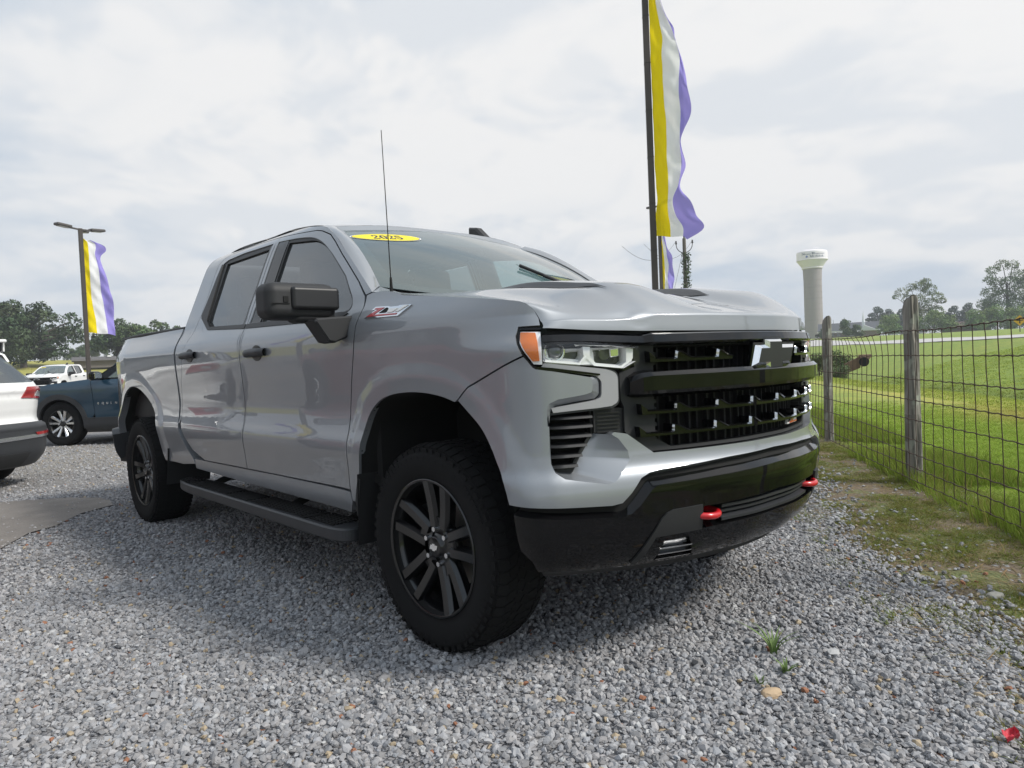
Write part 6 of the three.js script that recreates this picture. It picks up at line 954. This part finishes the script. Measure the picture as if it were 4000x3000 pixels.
const blobsOf = (seed, k, W, h0, h1, r0, r1, f = () => 1) => { const R = rng(seed), B = []; let n = 0; while (B.length < k && n++ < 900) { const t = R(), y = mix(h0, h1, t), w = W * f(t), a = R() * 6.28, q = Math.sqrt(R()) * w; B.push([Math.cos(a) * q, y, Math.sin(a) * q, mix(r0, r1, R()) * (1 - .25 * t)]); } return B; };
{
  const set = (T, az, d, dy = 0, turn = 0, s = 1) => { const p = foot(az, d, dy); T.position.set(...p); T.rotation.y = turn; T.scale.setScalar(s); return T; };
  const again = (src, label, az, d, turn, s, group, dy = 0) => { const c = src.clone(); c.name = numbered(src.name.replace(/_\d+$/, '')); c.userData = { ...src.userData, label }; if (group) c.userData.group = group; scene.add(c); return set(c, az, d, dy, turn, s); };
  const dark = [.050, .078, .030], mid = [.075, .115, .036], bright = [.15, .23, .05], pine = [.050, .075, .045];
  // left: the spreading oak and the trees behind the flag
  const oak = makeTree('oak_tree', 'largest dark spreading tree at the left edge of the picture', 'tree', { blobs: blobsOf(11, 58, 8.0, 2.2, 9.2, 1.5, 2.3, t => t < .25 ? .85 : Math.sqrt(Math.max(.05, 1 - Math.pow((t - .25) / .8, 2)))), n: 26000, leaf: .42, col: dark, trunk: [5, .5], seed: 12 });
  set(oak, 188.6, 132, -.3, .4, 1.02);
  again(oak, 'dark tree behind the white SUV, cut by the left edge', 182.2, 150, 2.2, .9);
  const rt = makeTree('field_tree', 'round topped tree just right of the three lamp pole', 'tree', { blobs: blobsOf(21, 34, 4.6, 1.6, 7.0, 1.2, 1.8, t => Math.sqrt(Math.max(.1, 1 - t * t * .8))), n: 15000, leaf: .40, col: mid, trunk: [4, .32], seed: 22 });
  set(rt, 194.2, 140, -.2, 0, 1.02); again(rt, 'lower wide tree between the pole and the truck bed', 196.3, 138, 1.9, .92); again(rt, 'tree directly behind the rear of the truck bed', 198.4, 142, 3.6, .84); again(rt, 'tree behind the cab of the truck, mostly hidden', 202.5, 150, 5.0, .95);
  again(rt, 'small hazy tree between the big oak and the lamp pole', 192.5, 215, .7, .70); again(rt, 'low hazy tree behind the dark roofed building', 191.6, 190, 2.7, .42);
  // right of the road
  const airy = makeTree('roadside_tree', 'open crowned tall tree rising behind the nearest fence post', 'tree', { blobs: [[-2.2, 6.2, 0, 1.0], [-1.3, 5.2, .4, .9], [-.9, 6.8, .3, .8], [.4, 6.9, .2, 1.1], [1.3, 6.2, -.4, 1.1], [1.0, 7.3, .1, .8], [2.4, 5.2, .3, .9], [3.0, 4.6, .1, .6], [0, 5.0, .3, 1.2, .7], [1.4, 4.2, 0, 1.2], [-.6, 3.6, .4, 1.3], [.8, 2.8, .3, 1.5], [-.8, 2.2, -.3, 1.3], [2.2, 3.2, 0, 1.1], [-2.9, 5.6, .2, .5], [2.0, 2.2, .4, 1.3]].map(b => [b[0], b[1], b[2], b[3], b[4]]), n: 15000, leaf: .17, col: [.17, .215, .08], trunk: [4.6, .16], barkM: MT.barkPale, seed: 32 });
  set(airy, 252.35, 236, -.5, 0, 2.05);
  const tall = makeTree('roadside_tree', 'tallest leafy tree at the right edge of the picture', 'tree', { blobs: [[-1.6, 8.2, 0, 1.0], [-.4, 8.8, .2, 1.1], [.7, 8.7, .2, .9], [-1.9, 7.0, .3, .9], [-1.0, 6.4, 0, 1.2], [1.4, 7.2, .2, 1.3], [2.5, 6.3, 0, 1.4], [.4, 6.4, .4, 1.3], [-1.9, 5.2, .2, 1.3], [-.4, 4.6, .5, 1.6], [1.6, 5.0, .3, 1.6], [3.2, 4.8, 0, 1.6], [-2.4, 3.6, .1, 1.5], [-.6, 3.0, .5, 1.7], [1.6, 3.2, .5, 1.8], [3.4, 3.0, .1, 1.7], [-2.0, 1.9, .3, 1.5], [.6, 1.6, .5, 1.6], [2.6, 1.5, .3, 1.6]], n: 24000, leaf: .17, col: [.125, .18, .065], trunk: [6.5, .22], seed: 41 });
  set(tall, 257.4, 240, -.5, 0, 2.05); again(tall, 'leafy tree just outside the right edge', 261.4, 245, 2.4, 1.9);
  const bush = makeTree('roadside_bush', 'rounded bright green bush left of the nearest fence post', 'bush', { blobs: blobsOf(51, 16, 1.6, .5, 2.2, .7, 1.0, t => 1 - t * .6), n: 5200, leaf: .15, col: bright, trunk: [1, .06], limbs: false, seed: 52 });
  const B = [[250.55, 226, 0, 2.3, null], [252.1, 224, 1, 1.9, 'bright bush behind the far road car'], [253.25, 222, 2, 2.45, 'widest bright bush at the roadside, centre of the row'], [254.05, 224, 3, 1.9, 'bright bush beside the brown roofed house'], [255.65, 222, 4, 2.2, 'yellow green bush right of the brown roofed house'], [256.7, 224, 5, 2.5, 'bright bush in front of the tallest right tree'], [257.75, 226, .5, 2.3, 'darker bush beside the yellow road sign'], [259.4, 224, 1.5, 2.4, 'bush past the yellow road sign, at the picture edge']];
  B.forEach(([az, d, t, s, l], i) => i ? again(bush, l, az, d, t, s) : set(bush, az, d, 0, t, s));
  const chb = makeTree('church_shrub', 'dark green tree in front of the church wall', 'tree', { blobs: blobsOf(61, 14, 1.5, .8, 3.6, .7, 1.1, t => 1 - t * .6), n: 2600, leaf: .32, col: mid, trunk: [1.5, .1], limbs: false, seed: 62 });
  set(chb, 247.75, 205, .3, 0, 1.15); again(chb, 'lower round shrub beside the church gable', 248.45, 206, 1, .85); again(chb, 'small tree behind the second fence post', 246.2, 215, 2, .7);
  const pt = makeTree('pine_tree', 'dark layered pine right of the church steeple', 'pine tree', { blobs: [[-1.2, 5.6, 0, 1.3, 1, .55], [.6, 6.6, .2, 1.4, 1, .55], [1.8, 5.4, 0, 1.3, 1, .55], [0, 7.3, .1, 1.1, 1, .6], [-2.0, 4.4, .2, 1.2, 1, .5], [.3, 4.6, .4, 1.6, 1, .6], [2.2, 3.9, .1, 1.2, 1, .55], [-.8, 3.2, .2, 1.6, 1, .6], [1.4, 2.7, .2, 1.6, 1, .6], [-1.8, 2.0, .2, 1.4], [.2, 1.6, .3, 1.7], [2.2, 1.5, .2, 1.4]], n: 6500, leaf: .34, col: pine, trunk: [6.5, .2], seed: 72 });
  set(pt, 249.75, 300, .4, 0, 1.32); again(pt, 'second dark pine, touching the first on its right', 250.45, 302, 1.4, 1.24); again(pt, 'pine behind the nearest fence post, left of the open tree', 251.3, 300, 2.4, 1.2); again(pt, 'first of two separate pine tops on the hazy skyline', 254.45, 298, 3.1, 1.18); again(pt, 'second separate pine top on the hazy skyline', 255.3, 300, 4.4, 1.28); again(pt, 'pine on the skyline behind the tallest right tree', 256.35, 296, 5.2, 1.4); again(pt, 'pine at the right edge behind the sign', 258.6, 298, 6, 1.4);
  const wood = (label, az0, az1, d, hts, n, col, sd, leaf = .5) => { const R = rng(sd), G = []; const bl = []; for (let i = 0; i < n; i++) { const az = mix(az0, az1, (i + R()) / n), p = foot(az, d * (.97 + .06 * R())), hh = hts * (.6 + .55 * R()); for (let k = 0; k < 4; k++) bl.push([p[0] + (R() - .5) * 2, p[1] + hh * (.15 + .8 * k / 4), p[2] + (R() - .5) * 2, hh * .26 * (1.2 - k * .12)]); } const T = makeTree('distant_wood', label, 'wood', { blobs: bl, n: n * 260, leaf, col, seed: sd + 1 }); const m = T.children[0]; T.userData.kind = 'stuff'; m.userData = { kind: 'stuff' }; return T; };
  wood('hazy blue green wood on the skyline right of the church', 249.3, 262, 320, 7.6, 46, [.036, .055, .034], 81);
  wood('low far wood closing the skyline at the left', 178, 206, 260, 3.6, 60, [.045, .068, .032], 83);
  wood('far wood hidden behind the truck', 206, 244, 300, 6, 40, [.04, .06, .03], 85, .7);
  wood('wood behind the camera, mirrored faintly in the paint', 20, 120, 140, 9, 44, [.045, .066, .03], 87, .9);
  // bush by the culvert
  const cb = makeTree('ditch_bush', 'dense dark bush growing over the culvert in the ditch', 'bush', { blobs: blobsOf(91, 20, 1.25, .2, 1.6, .5, .8, t => 1 - t * .5), n: 6500, leaf: .105, col: [.085, .125, .036], trunk: [.8, .05], limbs: false, seed: 92 }); set(cb, 246.95, 41, .1, 0, .78);
  again(cb, 'smaller light green bush between the truck nose and the second post', 245.9, 38, 2, .62); again(cb, 'low tuft of brush at the foot of the culvert wall', 247.35, 37, 4, .45, null, -.15);
}
// ---------------------------------------------------------------- vehicles
{
  const g = makeTruck(VM.paintGrey, 'pickup_truck', 'grey crew cab pickup truck with black wheels and red tow hooks', 'pickup truck');
  const whiteP = phy([.80, .80, .79], { roughness: .4, clearcoat: 1, clearcoatRoughness: .03 }), blue = phy([.013, .044, .076], { metalness: .25, roughness: .32, clearcoat: 1, clearcoatRoughness: .03 }), red = phy([.30, .010, .018], { metalness: .1, roughness: .32, clearcoat: 1, clearcoatRoughness: .03 }), silver = phy([.42, .43, .45], { metalness: .6, roughness: .35, clearcoat: 1 });
  const w = retint(g, 'pickup_truck', VM.paintGrey, whiteP, 'white pickup truck parked far behind, before the field'); { const p = foot(189.75, 49, .02); w.position.set(...p); w.rotation.y = Math.atan2(-.582, .813); w.traverse(m => { }); const rm = []; w.traverse(m => { if (['fender_badge', 'grille_badge'].includes(m.name)) rm.push(m); }); rm.forEach(m => m.parent.remove(m)); }
  const b = makeSUV(blue, 'suv', 'dark blue SUV behind the rear of the grey truck', 'suv'), bt = b.T;
  bt.scale.setScalar(1.04); const putH = (o, x, z, h) => { o.position.set(x, H(x, z) + .004, z); o.rotation.y = Math.atan2(-h[1], h[0]); };
  const wh = retint(bt, 'suv', blue, whiteP, 'white SUV seen from behind at the left edge'); 
  { const font = await new FontLoader().loadAsync('fonts/droid/droid_sans_bold.typeface.json');
    const txt = 'EQUINOX'; [...txt].forEach((c, i) => { const t = new TextGeometry(c, { font, size: .034, depth: .004, curveSegments: 3 }); t.scale(1.3, 1, 1); const x = -.69 - i * .077, m = mesh('letter', t.rotateY(Math.PI).translate(x, .672, -.945), VM.satinChrome, b.d1[1]); }); }
  // front left wheel of the blue one, rear right corner of the white one
  { const h = [-.763, .647], L = [h[1], -h[0]], wx = -12.05, wz = -.10; putH(bt, wx - L[0] * .88 * 1, wz - L[1] * .88, h); }
  { const h = [-.90, .436], r = [-h[1], h[0]], cx = -7.24, cz = 1.12; wh.scale.setScalar(1.03); putH(wh, cx + h[0] * 3.60 - r[0] * .80, cz + h[1] * 3.60 - r[1] * .80, h); }
  const rd = retint(bt, 'suv', blue, red, 'dark red SUV left of the picture, mirrored in the truck doors'); putH(rd, -5.9, 4.6, [.985, .17]);
  const sl = retint(bt, 'suv', blue, silver, 'silver car driving away on the far road'); { const p = at(252.45, .63, 205); sl.position.set(p[0], p[1], p[2]); sl.rotation.y = 1.2; sl.scale.set(.82, .72, .82); }
  const dk = retint(bt, 'suv', blue, VM.gloss, 'dark vehicle parked by the church, left of the second post'); { const p = at(245.95, .82, 225); dk.position.set(...p); dk.rotation.y = .3; }
}
// ---------------------------------------------------------------- small things on the gravel
{
  const rock = (name, label, cat, x, z, r, c, sd, sy = .6) => { const R = rng(sd), g = new THREE.IcosahedronGeometry(1, 3), p = g.attributes.position; for (let i = 0; i < p.count; i++) { const v = [p.getX(i), p.getY(i), p.getZ(i)], f = .75 + .5 * fbm(v[0] * 1.1 + sd, v[1] * 1.1, v[2] * 1.1, 4); p.setXYZ(i, v[0] * f * r * 1.25, v[1] * f * r * sy, v[2] * f * r * .85); } g.computeVertexNormals(); const m = mesh(name, g, std(c, .85), null); m.position.set(x, H(x, z) + r * .30, z); m.rotation.y = R() * 6; tag(m, label, cat); };
  rock('stone', 'large tan stone lying on the gravel below the weeds', 'stone', 1.15, .47, .032, [.46, .34, .22], 3);
  rock('stone', 'pale yellowish stone on the gravel near the bottom right corner', 'stone', 1.66, .72, .022, [.44, .37, .24], 5); rock('stone', 'rounded tan stone at the gravel edge by the red leaf', 'stone', 1.82, .06, .03, [.36, .27, .18], 7); rock('stone', 'pale stone half sunk in the soil before the fence', 'stone', 1.42, -1.0, .035, [.40, .38, .33], 9);
  const lf = mesh('leaf', grid(8, 8, (u, v) => { const a = u * 2 - 1, b = v * 2 - 1, w = .035 * Math.sqrt(Math.max(0, 1 - b * b)); return [a * w * .6, .012 + .012 * a * a + .008 * Math.sin(b * 4) + .004 * Math.sin(a * 7), b * .03]; }), std([.50, .03, .05], .6)); lf.position.set(1.765, .02, .315); tag(lf, 'bright red fallen leaf at the right edge of the gravel', 'leaf');
  const cupR = (x, z, l, c) => { const m = mesh('litter', grid(4, 2, (u, v) => [u * .035, .016 + .003 * Math.sin(u * 7), v * .012]), std(c, .7)); m.position.set(x, 0, z); tag(m, l, 'litter'); };
  cupR(-1.98, 1.42, 'small white scrap of paper on the gravel', [.75, .75, .75]);
  const weed = (label, x, z, n, h, sd) => { const R = rng(sd), G = []; for (let i = 0; i < n; i++) { const a = R() * 6.28, l = h * (.5 + .6 * R()), lean = l * (.25 + .75 * R()), w = .0035 + .002 * R(), dx = Math.cos(a), dz = Math.sin(a); G.push(grid(2, 7, (u, v) => { const t = v, ww = w * (1 - t * t) * (u - .5) * 2; return [dx * lean * t * t - dz * ww + dx * .01, l * (t - .35 * t * t), dz * lean * t * t + dx * ww + dz * .01]; })); } const T = thing('weed_plant', label, 'weed', [x, H(x, z) + .008, z]); mesh('leaves', merge(G), std([.13, .20, .055], .7), T); };
  weed('tallest bladed weed sprouting from the gravel', 1.005, .175, 15, .15, 3); weed('low weed spreading on the gravel below the tall weed', 1.11, .29, 16, .07, 5); weed('small weed by the tan stone', 1.09, .43, 8, .05, 7); weed('green tuft at the bottom right corner of the gravel', 1.92, .10, 18, .10, 9);
}
scene.fog = new THREE.FogExp2(new THREE.Color(.80, .85, .92), .0007);
const renderer = new THREE.WebGLRenderer({ antialias: true });
renderer.toneMapping = THREE.LinearToneMapping; renderer.toneMappingExposure = EXPOSURE;
renderer.shadowMap.enabled = true; renderer.shadowMap.type = THREE.PCFSoftShadowMap;
renderer.render(scene, camera);
